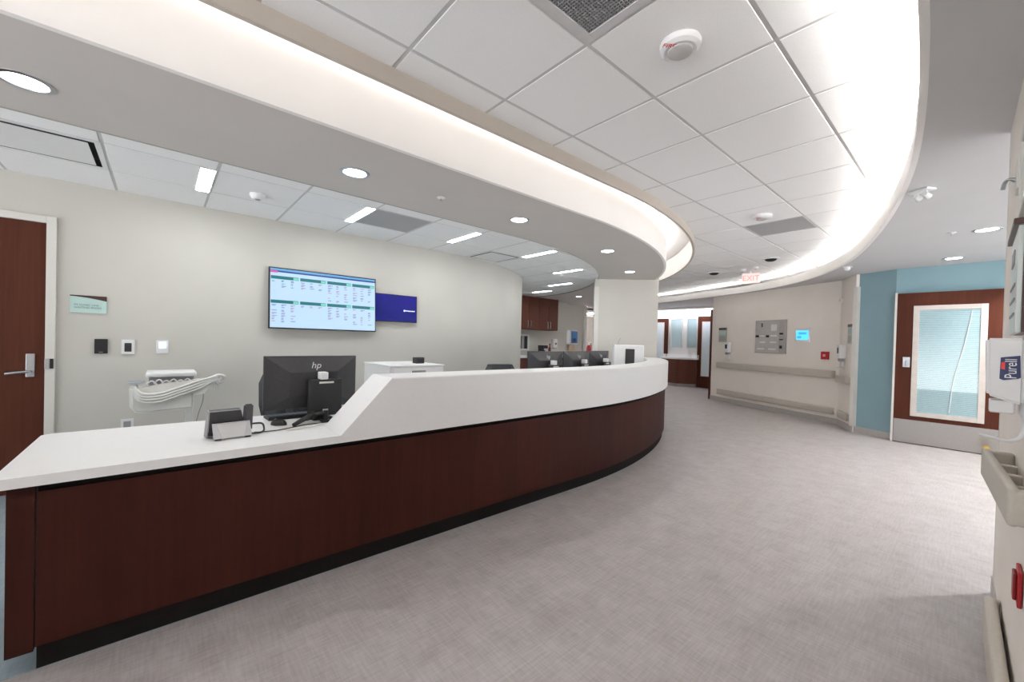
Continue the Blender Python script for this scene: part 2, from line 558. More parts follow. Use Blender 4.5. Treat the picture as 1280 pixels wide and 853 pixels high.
# soffit over the kitchenette side
arc = []
for i in range(41):
    a = SOF_END + (radians(75) - SOF_END) * i / 40
    arc.append((CC.x + 4.76 * cos(a), CC.y + 4.76 * sin(a)))
op = (CC.x + 5.82 * cos(SOF_END), CC.y + 5.82 * sin(SOF_END))
b = B(); b.prism([op, (7.2, 4.75), (14.8, 10.2), (15.0, 12.0), (4.5, 12.9)] + arc[::-1], Z_SOF, Z_SOF + 0.03); struct(b.obj('ceiling_soffit_kitchenette', PAINT))
b = B()
sta = path(CC, -4.0, radians(75), 90)
b.sweep([(3.484, Z_SOF - 0.004), (3.494, Z_SOF - 0.004), (3.494, Z_ALC + 0.004), (3.484, Z_ALC + 0.004)], sta); struct(b.obj('trim_soffit_edge', mat('edge_shade', (0.42, 0.39, 0.36), 0.5), smooth=30))  # dark tone stands in for shade on the soffit's inner step

# --- right soffit with the curved cove lip
LIP = [(-4, 0.10), (-2, 0.115), (0, 0.135), (1.2, 0.15), (1.93, 0.165), (2.36, 0.19), (2.83, 0.225), (3.40, 0.285), (3.88, 0.355), (4.57, 0.485), (5.3, 0.655),
       (6.0, 0.845), (6.6, 1.03), (7.15, 1.24), (7.88, 1.60), (8.5, 2.02), (8.98, 2.45), (9.37, 2.93), (9.68, 3.42), (10.0, 4.12), (10.4, 5.05), (10.75, 6.03), (11.0, 7.0), (11.2, 8.2), (11.25, 9.4)]
def smooth_curve(P, k=6):
    P = [Vector(p) for p in P]; Q = []
    for i in range(len(P) - 1):
        p0 = P[max(0, i - 1)]; p1 = P[i]; p2 = P[i + 1]; p3 = P[min(len(P) - 1, i + 2)]
        for s in range(k):
            t = s / k
            Q.append(0.5 * ((2 * p1) + (p2 - p0) * t + (2 * p0 - 5 * p1 + 4 * p2 - p3) * t * t + (3 * p1 - p0 - 3 * p2 + p3) * t ** 3))
    Q.append(P[-1])
    # even out the curvature a little
    for _ in range(6):
        R = Q[:]
        for i in range(1, len(Q) - 1):
            R[i] = Q[i] * 0.5 + (Q[i - 1] + Q[i + 1]) * 0.25
        Q = R
    return Q
LC = smooth_curve(LIP)
def lip_station(i):
    p = LC[i]; d = (LC[min(i + 1, len(LC) - 1)] - LC[max(i - 1, 0)]).normalized()
    nrm = Vector((d.y, -d.x))      # outward, away from the middle of the corridor
    return lambda o: tuple(p + nrm * o)
lst = [lip_station(i) for i in range(len(LC))]
b = B(); b.prism([(15, -4), (15, 9.4)] + [tuple(p + Vector((0.015, -0.015))) for p in LC[::-1]] + [(-4, -4)], Z_SOF, Z_SOF + 0.03); struct(b.obj('ceiling_soffit_right', mat('grey_soffit_paint', (0.62, 0.615, 0.62), 0.75, var=0.015, scale=3, spec=0.3)))
b = B(); b.sweep([(0.0, Z_SOF - 0.001), (0.03, Z_SOF - 0.001), (0.03, 2.640), (0.0, 2.640)], lst); struct(b.obj('trim_cove_lip', LIPP, smooth=30))

# --- LED strips of the coves
b = B(); b.sweep([(2.388, 2.90), (2.408, 2.90), (2.408, 2.915), (2.388, 2.915)], stf)
tag(b.obj('led_strip', LED_L), 'white light strip hidden in the cove above the front of the desk', 'light strip', 'cove light strips')
t = empty('led_strip', (0, 0, 0), 0, 'white light strip glowing behind the curved ceiling lip on the corridor side', 'light strip', 'cove light strips')
b = B(); b.sweep([(0.050, 2.602), (0.066, 2.602), (0.066, 2.648), (0.050, 2.648)], lst); b.obj('channel', LIPP, t)
b = B(); b.sweep([(0.0485, 2.612), (0.0485, 2.6395)], lst, close=False); b.obj('emitter', LED_R, t)
b = B(); b.box((12.34, 4.6, 2.43), (12.37, 9.2, 2.50)); struct(b.obj('trim_far_cove', LIPP))
b = B(); b.box((12.39, 4.9, 2.455), (12.42, 9.0, 2.475))
tag(b.obj('led_strip', LED_F), 'cool white strip washing the top of the far wall above its doors', 'light strip', 'cove light strips')

# ------------------------------------------------------------------ ceiling fittings
def downlight(x, y, z, label, spot=True, r=0.10, power=8, lens=DLENS):
    t = empty('downlight', (x, y, z), 0, label, 'downlight', 'recessed downlights')
    b = B(); b.lathe([(r * 0.78, 0.0), (r * 0.80, -0.006), (r, -0.004), (r + 0.001, 0.002), (r * 0.78, 0.002)], 32)
    b.obj('trim_ring', CHROME if lens is DLENS else WHITEP, t, 40)
    b = B(); b.lathe([(0, -0.0015), (r * 0.74, -0.0015), (r * 0.79, 0.0015), (0, 0.0015)], 32)
    b.obj('lens', lens, t)
    if spot:
        l = bpy.data.lights.new('downlight_beam', 'SPOT')
        l.energy = power; l.spot_size = radians(118); l.spot_blend = 0.7; l.shadow_soft_size = 0.07; l.color = (1, 0.98, 0.955)
        lo = bpy.data.objects.new('downlight_beam', l); COL.objects.link(lo)
        lo.location = (x, y, z - 0.02)
    return t
downlight(-0.51, 3.05, Z_SOF, 'round recessed downlight in the soffit nearest the wood door, cut by the left frame edge')
downlight(1.05, 3.00, Z_SOF, 'round recessed downlight in the soffit above the low end of the desk')
downlight(2.65, 2.99, Z_SOF, 'round recessed downlight in the soffit, second before the column past the sprinkler')
downlight(4.35, 3.17, Z_SOF, 'small bright downlight in the soffit between the oval ceiling and the column')
downlight(5.85, 3.81, Z_SOF, 'small bright downlight in the soffit right in front of the beige column')
downlight(8.20, 6.84, Z_SOF, 'faint downlight in the soffit before the brown wall cabinets')
downlight(7.56, 0.23, Z_SOF, 'round downlight in the grey ceiling just above the blue wall', power=8)
downlight(6.00, -0.03, Z_SOF, 'larger looking downlight in the grey ceiling half hidden by the right wall edge', power=10)
downlight(7.55, -0.55, Z_SOF, 'added downlight over the right end of the blue wall, unseen behind the right wall edge', power=85)  # unseen lamp added to lift the blue wall and the floor by it

for k, (x, y, lab) in enumerate(((4.6, -0.9, 'added unseen downlight behind the right wall, first from the wall end'), (6.2, -0.9, 'added unseen downlight behind the right wall, farther from the wall end'))):
    downlight(x, y, Z_SOF, lab, power=95)  # unseen lamps added to brighten the cream wall and far floor
def linear(x0, x1, y0, y1, where):
    t = empty('linear_light', ((x0 + x1) / 2, (y0 + y1) / 2, Z_ALC), 0, where, 'ceiling light', 'linear lights over the work area')
    hx, hy = (x1 - x0) / 2, (y1 - y0) / 2
    b = B(); w = 0.008
    b.box((-hx - w, -hy - w, -0.006), (-hx, hy + w, 0.01)); b.box((hx, -hy - w, -0.006), (hx + w, hy + w, 0.01))
    b.box((-hx, -hy - w, -0.006), (hx, -hy, 0.01)); b.box((-hx, hy, -0.006), (hx, hy + w, 0.01))
    b.obj('frame', WHITEP, t)
    b = B(); b.box((-hx, -hy, -0.004), (hx, hy, 0.004)); b.obj('diffuser', LIN, t)
linear(0.205, 0.295, 3.76, 4.37, 'lit linear ceiling light nearest the wood door, short and wide looking')
linear(1.435, 1.515, 3.76, 4.37, 'lit linear ceiling light next to the grey ceiling vent panel')
linear(2.665, 2.745, 3.74, 4.35, 'lit linear ceiling light between the vent panel and the square diffuser')
linear(3.905, 3.985, 3.72, 4.33, 'lit linear ceiling light just beyond the square air diffuser')
linear(5.20, 5.28, 4.33, 4.94, 'lit linear ceiling light above the gap between curved wall end and column')
linear(6.30, 6.38, 5.51, 6.12, 'second farthest linear ceiling light of the curved row, above the far soffit edge')
linear(6.93, 7.01, 6.68, 7.27, 'farthest linear ceiling light, close to the brown wall cabinets')

def plaque(cx, cy, label):
    t = empty('air_diffuser', (cx, cy, Z_ALC), 0, label, 'air diffuser', 'square plaque air diffusers')
    b = B(); b.box((-0.295, -0.295, 0.060), (0.295, 0.295, 0.066))
    for q in (((-0.295, -0.295), (-0.292, 0.295)), ((0.292, -0.295), (0.295, 0.295)), ((-0.295, -0.295), (0.295, -0.292)), ((-0.295, 0.292), (0.295, 0.295))):
        b.box((q[0][0], q[0][1], 0.004), (q[1][0], q[1][1], 0.06))
    b.obj('back_pan', DARKV, t)
    b = B(); w = 0.030; h = 0.297
    for q in (((-h, -h), (h, -h + w)), ((-h, h - w), (h, h)), ((-h, -h + w), (-h + w, h - w)), ((h - w, -h + w), (h, h - w))):
        b.box((q[0][0], q[0][1], 0.0), (q[1][0], q[1][1], 0.004))
    b.obj('frame', WHITEP, t)
    b = B(); b.box((-0.236, -0.236, -0.002), (0.236, 0.236, 0.001)); b.obj('plaque', WHITEP, t)
plaque(-0.61, 4.055, 'square white air diffuser with a dark slot, in the ceiling near the wood door')
plaque(3.66, 4.665, 'square white air diffuser with two dark slots, beside the curved wall top')

t = empty('ceiling_vent', (1.83, 4.055, Z_ALC), 0, 'flat grey perforated vent panel in the ceiling above the wall screens', 'vent', 'ceiling vents')
b = B(); b.box((-0.29, -0.29, 0.002), (0.29, 0.29, 0.012)); b.obj('perforated_panel', PERF, t)
b = B(); h = 0.298; w = 0.012
for q in (((-h, -h), (h, -h + w)), ((-h, h - w), (h, h)), ((-h, -h + w), (-h + w, h - w)), ((h - w, -h + w), (h, h - w))):
    b.box((q[0][0], q[0][1], 0.0), (q[1][0], q[1][1], 0.014))
b.obj('frame', TBAR, t)
t = empty('ceiling_vent', (MGX + 7.5 * 0.61, MGY - 0.305, Z_TILE), 0, 'flat grey vent panel in the far white tile ceiling beyond a fire speaker', 'vent', 'ceiling vents')
b = B(); b.box((-0.29, -0.29, 0.003), (0.29, 0.29, 0.012)); b.obj('perforated_panel', PERF, t)
b = B()
for q in (((-h, -h), (h, -h + w)), ((-h, h - w), (h, h)), ((-h, -h + w), (-h + w, h - w)), ((h - w, -h + w), (h, h - w))):
    b.box((q[0][0], q[0][1], 0.0), (q[1][0], q[1][1], 0.014))
b.obj('frame', TBAR, t)
# eggcrate return grille
t = empty('ceiling_vent', (MGX + 0.305, MGY - 1.5 * 0.61, Z_TILE), 0, 'large eggcrate return grille with dark square cells at the top frame edge', 'vent', 'ceiling vents')
b = B(); w = 0.045
for q in (((-h, -h), (h, -h + w)), ((-h, h - w), (h, h)), ((-h, -h + w), (-h + w, h - w)), ((h - w, -h + w), (h, h - w))):
    b.box((q[0][0], q[0][1], -0.004), (q[1][0], q[1][1], 0.012), 0.002)
b.obj('frame', mat('vent_frame', (0.62, 0.61, 0.61), 0.45), t)
b = B()
for k in range(36):
    s = -0.252 + 0.504 * k / 35
    b.box((s - 0.0018, -0.252, 0.0), (s + 0.0018, 0.252, 0.02))
    b.box((-0.252, s - 0.0018, 0.0003), (0.252, s + 0.0018, 0.0197))
b.obj('grille', mat('eggcrate', (0.34, 0.34, 0.35), 0.45), t)
b = B(); b.box((-0.255, -0.255, 0.05), (0.255, 0.255, 0.055)); b.obj('back_pan', DARKV, t)

def fire_speaker(x, y, label):
    t = empty('fire_alarm_speaker', (x, y, Z_TILE), 0, label, 'fire alarm', 'round ceiling fire speakers')
    b = B(); b.lathe([(0, -0.001), (0.088, -0.001), (0.092, -0.008), (0.088, -0.030), (0.072, -0.042), (0.058, -0.040), (0.052, -0.036), (0, -0.036)], 40)
    b.obj('housing', WHITEP, t, 35)
    b = B(); b.lathe([(0.0, -0.052), (0.040, -0.051), (0.055, -0.046), (0.060, -0.036), (0, -0.036)], 36)
    b.obj('lens', mat('strobe_lens', (0.60, 0.58, 0.57), 0.25), t, 35)
    for k, (ang) in enumerate((168,)):
        a = radians(ang)
        text_part('lettering', 'FIRE', 0.034, REDT, t, (0.074 * cos(a), 0.074 * sin(a), -0.0425), (pi, 0, radians(-38)))
    return t
fire_speaker(1.82, 0.95, 'white round fire speaker with red FIRE lettering, close to the return grille')
fire_speaker(4.85, 1.55, 'white round fire speaker beside the far grey vent panel')

def disc_sensor(name, x, y, z, r, hgt, label, cat, m=WHITEP, dark=None):
    t = empty(name, (x, y, z), 0, label, cat)
    b = B(); b.lathe([(0, 0), (r, 0), (r, -hgt * 0.35), (r * 0.8, -hgt * 0.8), (r * 0.45, -hgt), (0, -hgt)], 28)
    b.obj('housing', m, t, 40)
    b = B(); b.lathe([(0, -hgt * 1.12), (r * 0.3, -hgt * 1.1), (r * 0.38, -hgt * 0.98), (0, -hgt * 0.98)], 20)
    b.obj('sensor_eye', dark or GREYP, t, 40)
    return t
disc_sensor('smoke_detector', 0.62, 4.13, Z_ALC, 0.06, 0.045, 'white smoke detector on the work area ceiling between two linear lights', 'smoke detector')
disc_sensor('smoke_detector', 8.02, 2.86, Z_TILE, 0.06, 0.05, 'small white smoke detector left of the exit sign on the oval ceiling', 'smoke detector')
disc_sensor('occupancy_sensor', 7.95, 2.62, Z_TILE, 0.05, 0.035, 'small white occupancy sensor right above the exit sign', 'sensor')
disc_sensor('occupancy_sensor', 5.45, 4.95, Z_ALC, 0.05, 0.035, 'tiny white sensor between linear lights on the curved work area ceiling', 'sensor')

def can_dark(x, y, label):
    t = empty('ceiling_camera', (x, y, Z_TILE), 0, label, 'camera', 'dark dome cameras on the oval ceiling')
    b = B(); b.lathe([(0.085, 0.0), (0.12, 0.0), (0.12, -0.008), (0.088, -0.014), (0.085, 0)], 32); b.obj('trim_ring', WHITEP, t, 40)
    b = B(); b.lathe([(0.086, -0.010), (0.075, -0.028), (0.05, -0.042), (0, -0.048)], 32); b.obj('dome', BLACK, t, 40)
can_dark(8.06, 3.38, 'dark round dome camera on the oval ceiling to the left of the exit sign')
can_dark(7.33, 2.20, 'dark round dome camera on the oval ceiling to the right of the exit sign')

def sprinkler(x, y, z, label):
    t = empty('ceiling_sprinkler', (x, y, z), 0, label, 'sprinkler', 'ceiling sprinklers')
    b = B(); b.lathe([(0, 0), (0.034, 0), (0.034, -0.004), (0.014, -0.012), (0, -0.012)], 24); b.obj('escutcheon', WHITEP, t, 40)
    b = B(); b.cyl((0, 0, -0.010), (0, 0, -0.030), 0.006, n=12); b.cyl((0, 0, -0.030), (0, 0, -0.033), 0.016, n=14); b.obj('deflector', CHROME, t)
sprinkler(1.77, 3.00, Z_SOF, 'small white sprinkler head in the soffit between two downlights above the desk')
sprinkler(5.93, 0.20, Z_SOF, 'tiny dark sprinkler head in the grey ceiling near the blue wall')

# twin-head emergency light on the right soffit
t = empty('ceiling_emergency_light', (4.22, 0.30, Z_SOF), radians(58), 'small white twin head emergency light on the grey ceiling by the curved lip', 'emergency light'); t.scale = (0.85, 0.85, 0.85)
b = B(); b.box((-0.075, -0.05, -0.018), (0.075, 0.05, 0), 0.005); b.obj('base', WHITEP, t)
for s in (-1, 1):
    b = B(); b.cyl((s * 0.035, 0, -0.018), (s * 0.035, 0.0, -0.035), 0.008, n=12)
    b.cyl((s * 0.035, 0.018, -0.045), (s * 0.035 , -0.026, -0.068), 0.020, 0.026, n=18); b.obj('lamp_head', WHITEP, t, 40)
# small ceiling unit above the cream corner
t = empty('ceiling_speaker', (7.45, 1.26, Z_SOF), 0, 'small white speaker on the ceiling above the corner where cream wall meets blue wall', 'speaker')
b = B(); b.box((-0.05, -0.05, -0.012), (0.05, 0.05, 0), 0.004); b.obj('base', WHITEP, t)
b = B(); b.lathe([(0.036, -0.012), (0.036, -0.04), (0.02, -0.055), (0, -0.058)], 20); b.obj('cover', WHITEP, t, 40)

# exit sign hung from the tile ceiling
t = empty('exit_sign', (8.36, 2.83, Z_TILE), radians(-71), 'illuminated EXIT sign with red letters hanging below the oval ceiling', 'exit sign')
b = B(); b.box((-0.145, -0.018, -0.225), (0.145, 0.018, -0.035), 0.004); b.obj('housing', glow('exit_face', (1.0, 0.80, 0.77), 0.15), t)
b = B(); b.cyl((0, 0, -0.036), (0, 0, 0.0), 0.02, n=14); b.obj('canopy', WHITEP, t)
text_part('lettering', 'EXIT', 0.135, glow('exit_red', (1.0, 0.24, 0.20), 0.45), t, (0, -0.0195, -0.13), (pi / 2, 0, 0))

# ------------------------------------------------------------------ reception desk
desk = empty('reception_desk', (0, 0, 0), 0, 'long curved reception desk with cherry wood front and raised white bar top', 'desk')
DE = radians(-47.2)
std = path(DC, -0.345, DE, 60, 0.4)
# wood fascia in vertical panels
b = B(); b.sweep([(2.312, 0.10), (2.345, 0.10), (2.345, 0.692), (2.312, 0.692)], std); b.obj('front_panel', WOOD, desk, 30)
b = B(); b.box((-0.42, 2.310, 0.085), (-0.349, 3.05, 0.722), 0.002); b.obj('end_panel', WOOD, desk)
b = B(); b.sweep([(2.330, 0.692), (2.36, 0.692), (2.36, 0.722), (2.330, 0.722)], std); b.obj('painted_shade_strip', KICK, desk, 30)  # black strip painted in as the shade under the counter overhang
b = B(); b.sweep([(2.336, 0.002), (2.36, 0.002), (2.36, 0.10), (2.336, 0.10)], std); b.obj('toe_kick', KICK, desk, 30)
# low countertop (rounded outer corners), full depth at the left end
pl = []
R = 0.03
for cxy, s in (((-0.455 + R, 2.28 + R), 180), ):
    for k in range(7):
        a = radians(s + 90 * k / 6)
        pl.append((cxy[0] + R * cos(a), cxy[1] + R * sin(a)))
pl += [(0.755, 2.28), (0.755, 2.58), (1.09, 2.58), (1.09, 3.12), (-0.425, 3.15), (-0.455, 3.12)]
b = B(); b.prism(pl, 0.722, 0.762)
es = [e for e in b.bm.edges if all(abs(v.co.z - 0.762) < 1e-5 for v in e.verts) and len(e.link_faces) == 2 and any(abs(f.normal.z) < 0.5 for f in e.link_faces)]
b.obj('low_countertop', CORIAN, desk, 30)
# work surface behind the raised bar
stw = [s for s in path(DC, 1.09, radians(-52), 50, 0.4)]
b = B(); b.sweep([(2.57, 0.722), (3.12, 0.722), (3.12, 0.762), (2.57, 0.762)], stw); b.obj('work_surface', CORIAN, desk, 30)
# raised bar
stb = [s for s in path(DC, 1.045, DE, 60, 0.4)]
c = 0.006
b = B()
b.sweep([(2.28, 0.722), (2.58, 0.722), (2.58, 1.068 - c), (2.58 - c, 1.068), (2.28 + c, 1.068), (2.28, 1.068 - c)], stb)
b.hexa([(0.755, 2.28, 0.722), (1.0452, 2.28, 0.722), (1.0452, 2.58, 0.722), (0.755, 2.58, 0.722),
        (0.755, 2.28, 0.7625), (1.0452, 2.28, 1.068), (1.0452, 2.58, 1.068), (0.755, 2.58, 0.7625)])
b.obj('raised_bar', CORIAN, desk, 30)
# supports under the work surface
for x in (0.55, 2.3):
    b = B(); b.box((x, 2.36, 0.002), (x + 0.02, 3.05, 0.722)); b.obj('support_panel', WOOD, desk)

# ------------------------------------------------------------------ computers
def make_monitor(label):
    """Origin on the work surface, back towards -Y."""
    t = empty('computer_monitor', (0, 0, 0), 0, label, 'monitor', 'monitors behind the bar')
    W, z0, z1 = 0.285, 0.068, 0.41
    b = B()
    # screen slab plus the faceted back
    b.box((-W, 0.0, z0), (W, 0.018, z1), 0.003)
    zi0, zi1, wi = z0 + 0.085, z1 - 0.105, 0.145
    o4 = [(-W + 0.004, 0.001, z0 + 0.004), (W - 0.004, 0.001, z0 + 0.004), (W - 0.004, 0.001, z1 - 0.004), (-W + 0.004, 0.001, z1 - 0.004)]
    i4 = [(-wi, -0.038, zi0), (wi, -0.038, zi0), (wi, -0.038, zi1), (-wi, -0.038, zi1)]
    ov = [b.v(p) for p in o4]; iv = [b.v(p) for p in i4]
    for k in range(4):
        b.f([ov[k], ov[(k + 1) % 4], iv[(k + 1) % 4], iv[k]])
    b.f(iv); b.f(ov[::-1])
    body = b.obj('housing', BLACK2, t)
    b = B(); b.box((-W + 0.008, 0.0182, z0 + 0.02), (W - 0.008, 0.0195, z1 - 0.008)); b.obj('screen', mat('screen_glass', (0.02, 0.025, 0.03), 0.15), t)
    # mark on the back
    sl = math.atan2(0.037, 0.105)
    text_part('emblem', 'hp', 0.062, SILVER, t, (0.01, -0.0255, z1 - 0.062), (pi / 2 - sl, 0, 0), shear=0.28)
    # small computer clipped behind, on the arm
    b = B(); b.box((-0.055, -0.115, 0.045), (0.150, -0.078, 0.262), 0.004); pc = b.obj('mini_computer', BLACK, t)
    b = B(); b.box((0.005, -0.1165, 0.236), (0.095, -0.115, 0.248)); b.obj('serial_label', LABELW, pc)
    b = B(); b.box((0.028, -0.1165, 0.058), (0.062, -0.115, 0.070)); b.obj('port_label', LABELW, pc)
    b = B(); b.box((0.010, -0.125, 0.262), (0.058, -0.060, 0.310), 0.006); b.obj('bracket', WHITEP, t)
    b = B()
    b.box((-0.02, -0.078, 0.12), (0.12, -0.038, 0.23), 0.004)                       # mount plate
    b.cyl((0.03, -0.065, 0.0), (0.03, -0.065, 0.13), 0.016, n=16)                   # post
    b.box((-0.03, -0.115, 0.0), (0.10, -0.015, 0.012), 0.004)                       # base clamp
    b.box((-0.005, -0.095, 0.018), (0.065, -0.04, 0.05), 0.006)                     # joint
    b.obj('mount_arm', BLACK, t, 40)
    for s in (0, 1, 2):
        b = B(); x = -0.03 + 0.075 * s
        b.tube([(x, -0.096, 0.046), (x - 0.01, -0.13, 0.03), (x - 0.03 + 0.01 * s, -0.12, 0.008), (x - 0.07, -0.06 - 0.01 * s, 0.005)], 0.003, 6, 5)
        b.obj('cable', BLACK, t, 60)
    return t
ZW = 0.7635
m1 = make_monitor('black computer monitor seen from behind on the low counter with a small computer clipped on')
m1.location = (0.765, 2.885, ZW); m1.rotation_euler = (0, 0, radians(2))
for (x, y, rz, lab) in ((3.44, 3.34, 1, 'black monitor back above the bar, first one after the chair'),
                        (4.11, 3.43, 6, 'black monitor back above the bar, middle of the far three'),
                        (4.79, 3.59, 8, 'black monitor back above the bar, partly hidden behind the white printer')):
    m = copy_tree(m1); m['label'] = lab
    m.location = (x, y, ZW); m.rotation_euler = (0, 0, radians(rz)); m.scale = (1.03, 1, 1.05)

# the folding arm of the first monitor lies towards the camera
t = empty('monitor_arm', (0.60, 2.64, ZW), 0, 'black jointed arm lying on the low counter in front of the monitor', 'monitor arm')
b = B(); b.tube([(0.0, 0.0, 0.012), (0.06, 0.045, 0.03), (0.12, 0.08, 0.05)], [0.012, 0.015, 0.017], 10); b.obj('arm_segment', BLACK, t, 40)
b = B(); b.tube([(0.12, 0.08, 0.05), (0.20, 0.07, 0.055)], 0.014, 10); b.cyl((0.12, 0.08, 0.02), (0.12, 0.08, 0.07), 0.018, n=16); b.obj('joint', BLACK, t, 40)
b = B(); b.box((0.17, 0.04, 0.0), (0.23, 0.10, 0.012), 0.003); b.cyl((0.20, 0.07, 0.01), (0.20, 0.07, 0.07), 0.014, n=14); b.obj('clamp_base', BLACK, t, 40)

# keyboard, mouse, papers
t = empty('keyboard', (0.74, 2.985, ZW), radians(2), 'black keyboard under the monitor on the low counter', 'keyboard')
b = B(); b.hexa([(-0.225, -0.07, 0), (0.225, -0.07, 0), (0.225, 0.07, 0), (-0.225, 0.07, 0), (-0.225, -0.07, 0.022), (0.225, -0.07, 0.022), (0.225, 0.07, 0.012), (-0.225, 0.07, 0.012)]); b.obj('body', BLACK, t)
b = B()
for r_ in range(5):
    for c_ in range(15):
        x = -0.212 + c_ * 0.0285; y = -0.058 + r_ * 0.0235
        zt = 0.0215 - (y + 0.07) / 0.14 * 0.010
        b.box((x, y, zt - 0.004), (x + 0.024, y + 0.019, zt + 0.004))
b.obj('keys', BLACK2, t)
t = empty('computer_mouse', (0.545, 2.755, ZW), radians(30), 'black computer mouse on the low counter beside the phone cord', 'mouse')
b = B(); b.at((0, 0, 0.0)); b.lathe([(0.0, 0.034), (0.012, 0.033), (0.024, 0.027), (0.031, 0.015), (0.033, 0.0), (0, 0)], 24)
for v in b.bm.verts: v.co.y *= 1.65
b.obj('shell', BLACK, t, 50)
b = B(); b.cyl((-0.004, 0.028, 0.028), (0.004, 0.028, 0.028), 0.007, n=14); b.obj('wheel', GREYP, t)
b = B(); b.box((-0.11, -0.075, 0), (0.11, 0.075, 0.0015)); o = b.obj('paper_sheet', PAPERB); o.location = (0.93, 2.72, ZW); o.rotation_euler = (0, 0, radians(22))
tag(o, 'pale blue printed sheet lying on the low counter against the sloped bar end', 'paper')
b = B(); b.box((-0.105, -0.08, 0), (0.105, 0.08, 0.0012)); o = b.obj('paper_sheet', LABELW); o.location = (0.64, 2.66, ZW); o.rotation_euler = (0, 0, radians(12))
tag(o, 'white sheet lying on the low counter under the black jointed arm', 'paper')
b = B(); b.tube([(0.395, 2.60, ZW + 0.004), (0.45, 2.585, ZW + 0.004), (0.52, 2.59, ZW + 0.004), (0.60, 2.625, ZW + 0.004), (0.70, 2.66, ZW + 0.004), (0.90, 2.66, ZW + 0.004)], 0.003, 6, 6)
tag(b.obj('data_cable', BLACK, None, 60), 'thin black cable running along the low counter from the phone towards the bar', 'cable')

# desk phone seen from behind
t = empty('desk_phone', (0.285, 2.60, ZW), radians(6), 'dark desk phone with silver stand, seen from behind at the left of the counter', 'phone')
b = B(); b.hexa([(-0.098, -0.010, 0.012), (0.075, -0.010, 0.012), (0.075, 0.06, 0.006), (-0.098, 0.06, 0.006), (-0.098, -0.035, 0.138), (0.040, -0.035, 0.138), (0.040, 0.0, 0.146), (-0.098, 0.0, 0.146)]); b.obj('body', BLACK2, t)
b = B(); b.hexa([(-0.102, -0.008, 0.004), (-0.096, -0.008, 0.004), (-0.096, 0.064, 0.002), (-0.102, 0.064, 0.002), (-0.102, -0.037, 0.140), (-0.096, -0.037, 0.140), (-0.096, 0.002, 0.149), (-0.102, 0.002, 0.149)])
b.box((-0.098, -0.038, 0.1385), (0.040, -0.034, 0.1425)); b.obj('edge_trim', GREYP, t)
b = B(); b.hexa([(-0.086, -0.085, 0.006), (0.080, -0.085, 0.006), (0.080, -0.075, 0.006), (-0.086, -0.075, 0.006), (-0.086, -0.042, 0.078), (0.080, -0.042, 0.078), (0.080, -0.030, 0.078), (-0.086, -0.030, 0.078)])
b.obj('stand', SILVER, t)
b = B(); b.hexa([(-0.050, -0.088, 0.008), (0.044, -0.088, 0.008), (0.044, -0.080, 0.008), (-0.050, -0.080, 0.008), (-0.070, -0.050, 0.072), (0.064, -0.050, 0.072), (0.064, -0.040, 0.072), (-0.070, -0.040, 0.072)]); b.obj('stand_recess', mat('silver_light', (0.66, 0.66, 0.66), 0.35, metal=0.3, var=0.05), t)
for fx in (-0.068, 0.062):
    b = B(); b.box((fx - 0.014, -0.09, 0.0), (fx + 0.014, -0.06, 0.007), 0.002); b.obj('foot', BLACK, t)
b = B(); b.hexa([(0.056, -0.030, 0.020), (0.096, -0.030, 0.020), (0.096, 0.012, 0.020), (0.056, 0.012, 0.020), (0.056, -0.048, 0.165), (0.096, -0.048, 0.165), (0.096, -0.012, 0.165), (0.056, -0.012, 0.165)])
bmesh.ops.bevel(b.bm, geom=b.bm.edges[:], offset=0.007, segments=3, affect='EDGES'); b.obj('handset', mat('handset_grey', (0.055, 0.055, 0.06), 0.5), t, 40)
b = B(); b.tube([(0.085, 0.02, 0.045), (0.12, 0.02, 0.047), (0.155, 0.02, 0.042), (0.16, 0.0, 0.02), (0.145, -0.03, 0.006), (0.10, -0.04, 0.005), (0.075, -0.05, 0.012)], 0.005, 8, 6); b.obj('cord', BLACK2, t, 60)

# white boxy printer at the end of the bar with a black tablet in front
t = empty('office_printer', (5.52, 3.585, ZW), radians(-50), 'white boxy printer with a dark front panel at the far end of the bar', 'printer')
b = B(); b.box((-0.225, -0.11, 0), (0.225, 0.16, 0.525), 0.012); b.obj('housing', WHITEP, t)
b = B(); b.box((-0.052, -0.118, 0.16), (0.085, -0.109, 0.465), 0.003); b.obj('front_panel', BLACK2, t)
b = B(); b.tube([(-0.15, 0.05, 0.52), (-0.145, 0.06, 0.58), (-0.11, 0.07, 0.63)], 0.004, 6); b.obj('wire_antenna', GREYP, t)
b = B(); b.box((-0.02, -0.015, 0.0), (0.02, 0.015, 0.045), 0.004); o = b.obj('card_reader', BLACK2); o.location = (5.62, 3.40, 1.068)
tag(o, 'tiny black card reader on top of the bar beside the white printer', 'card reader')

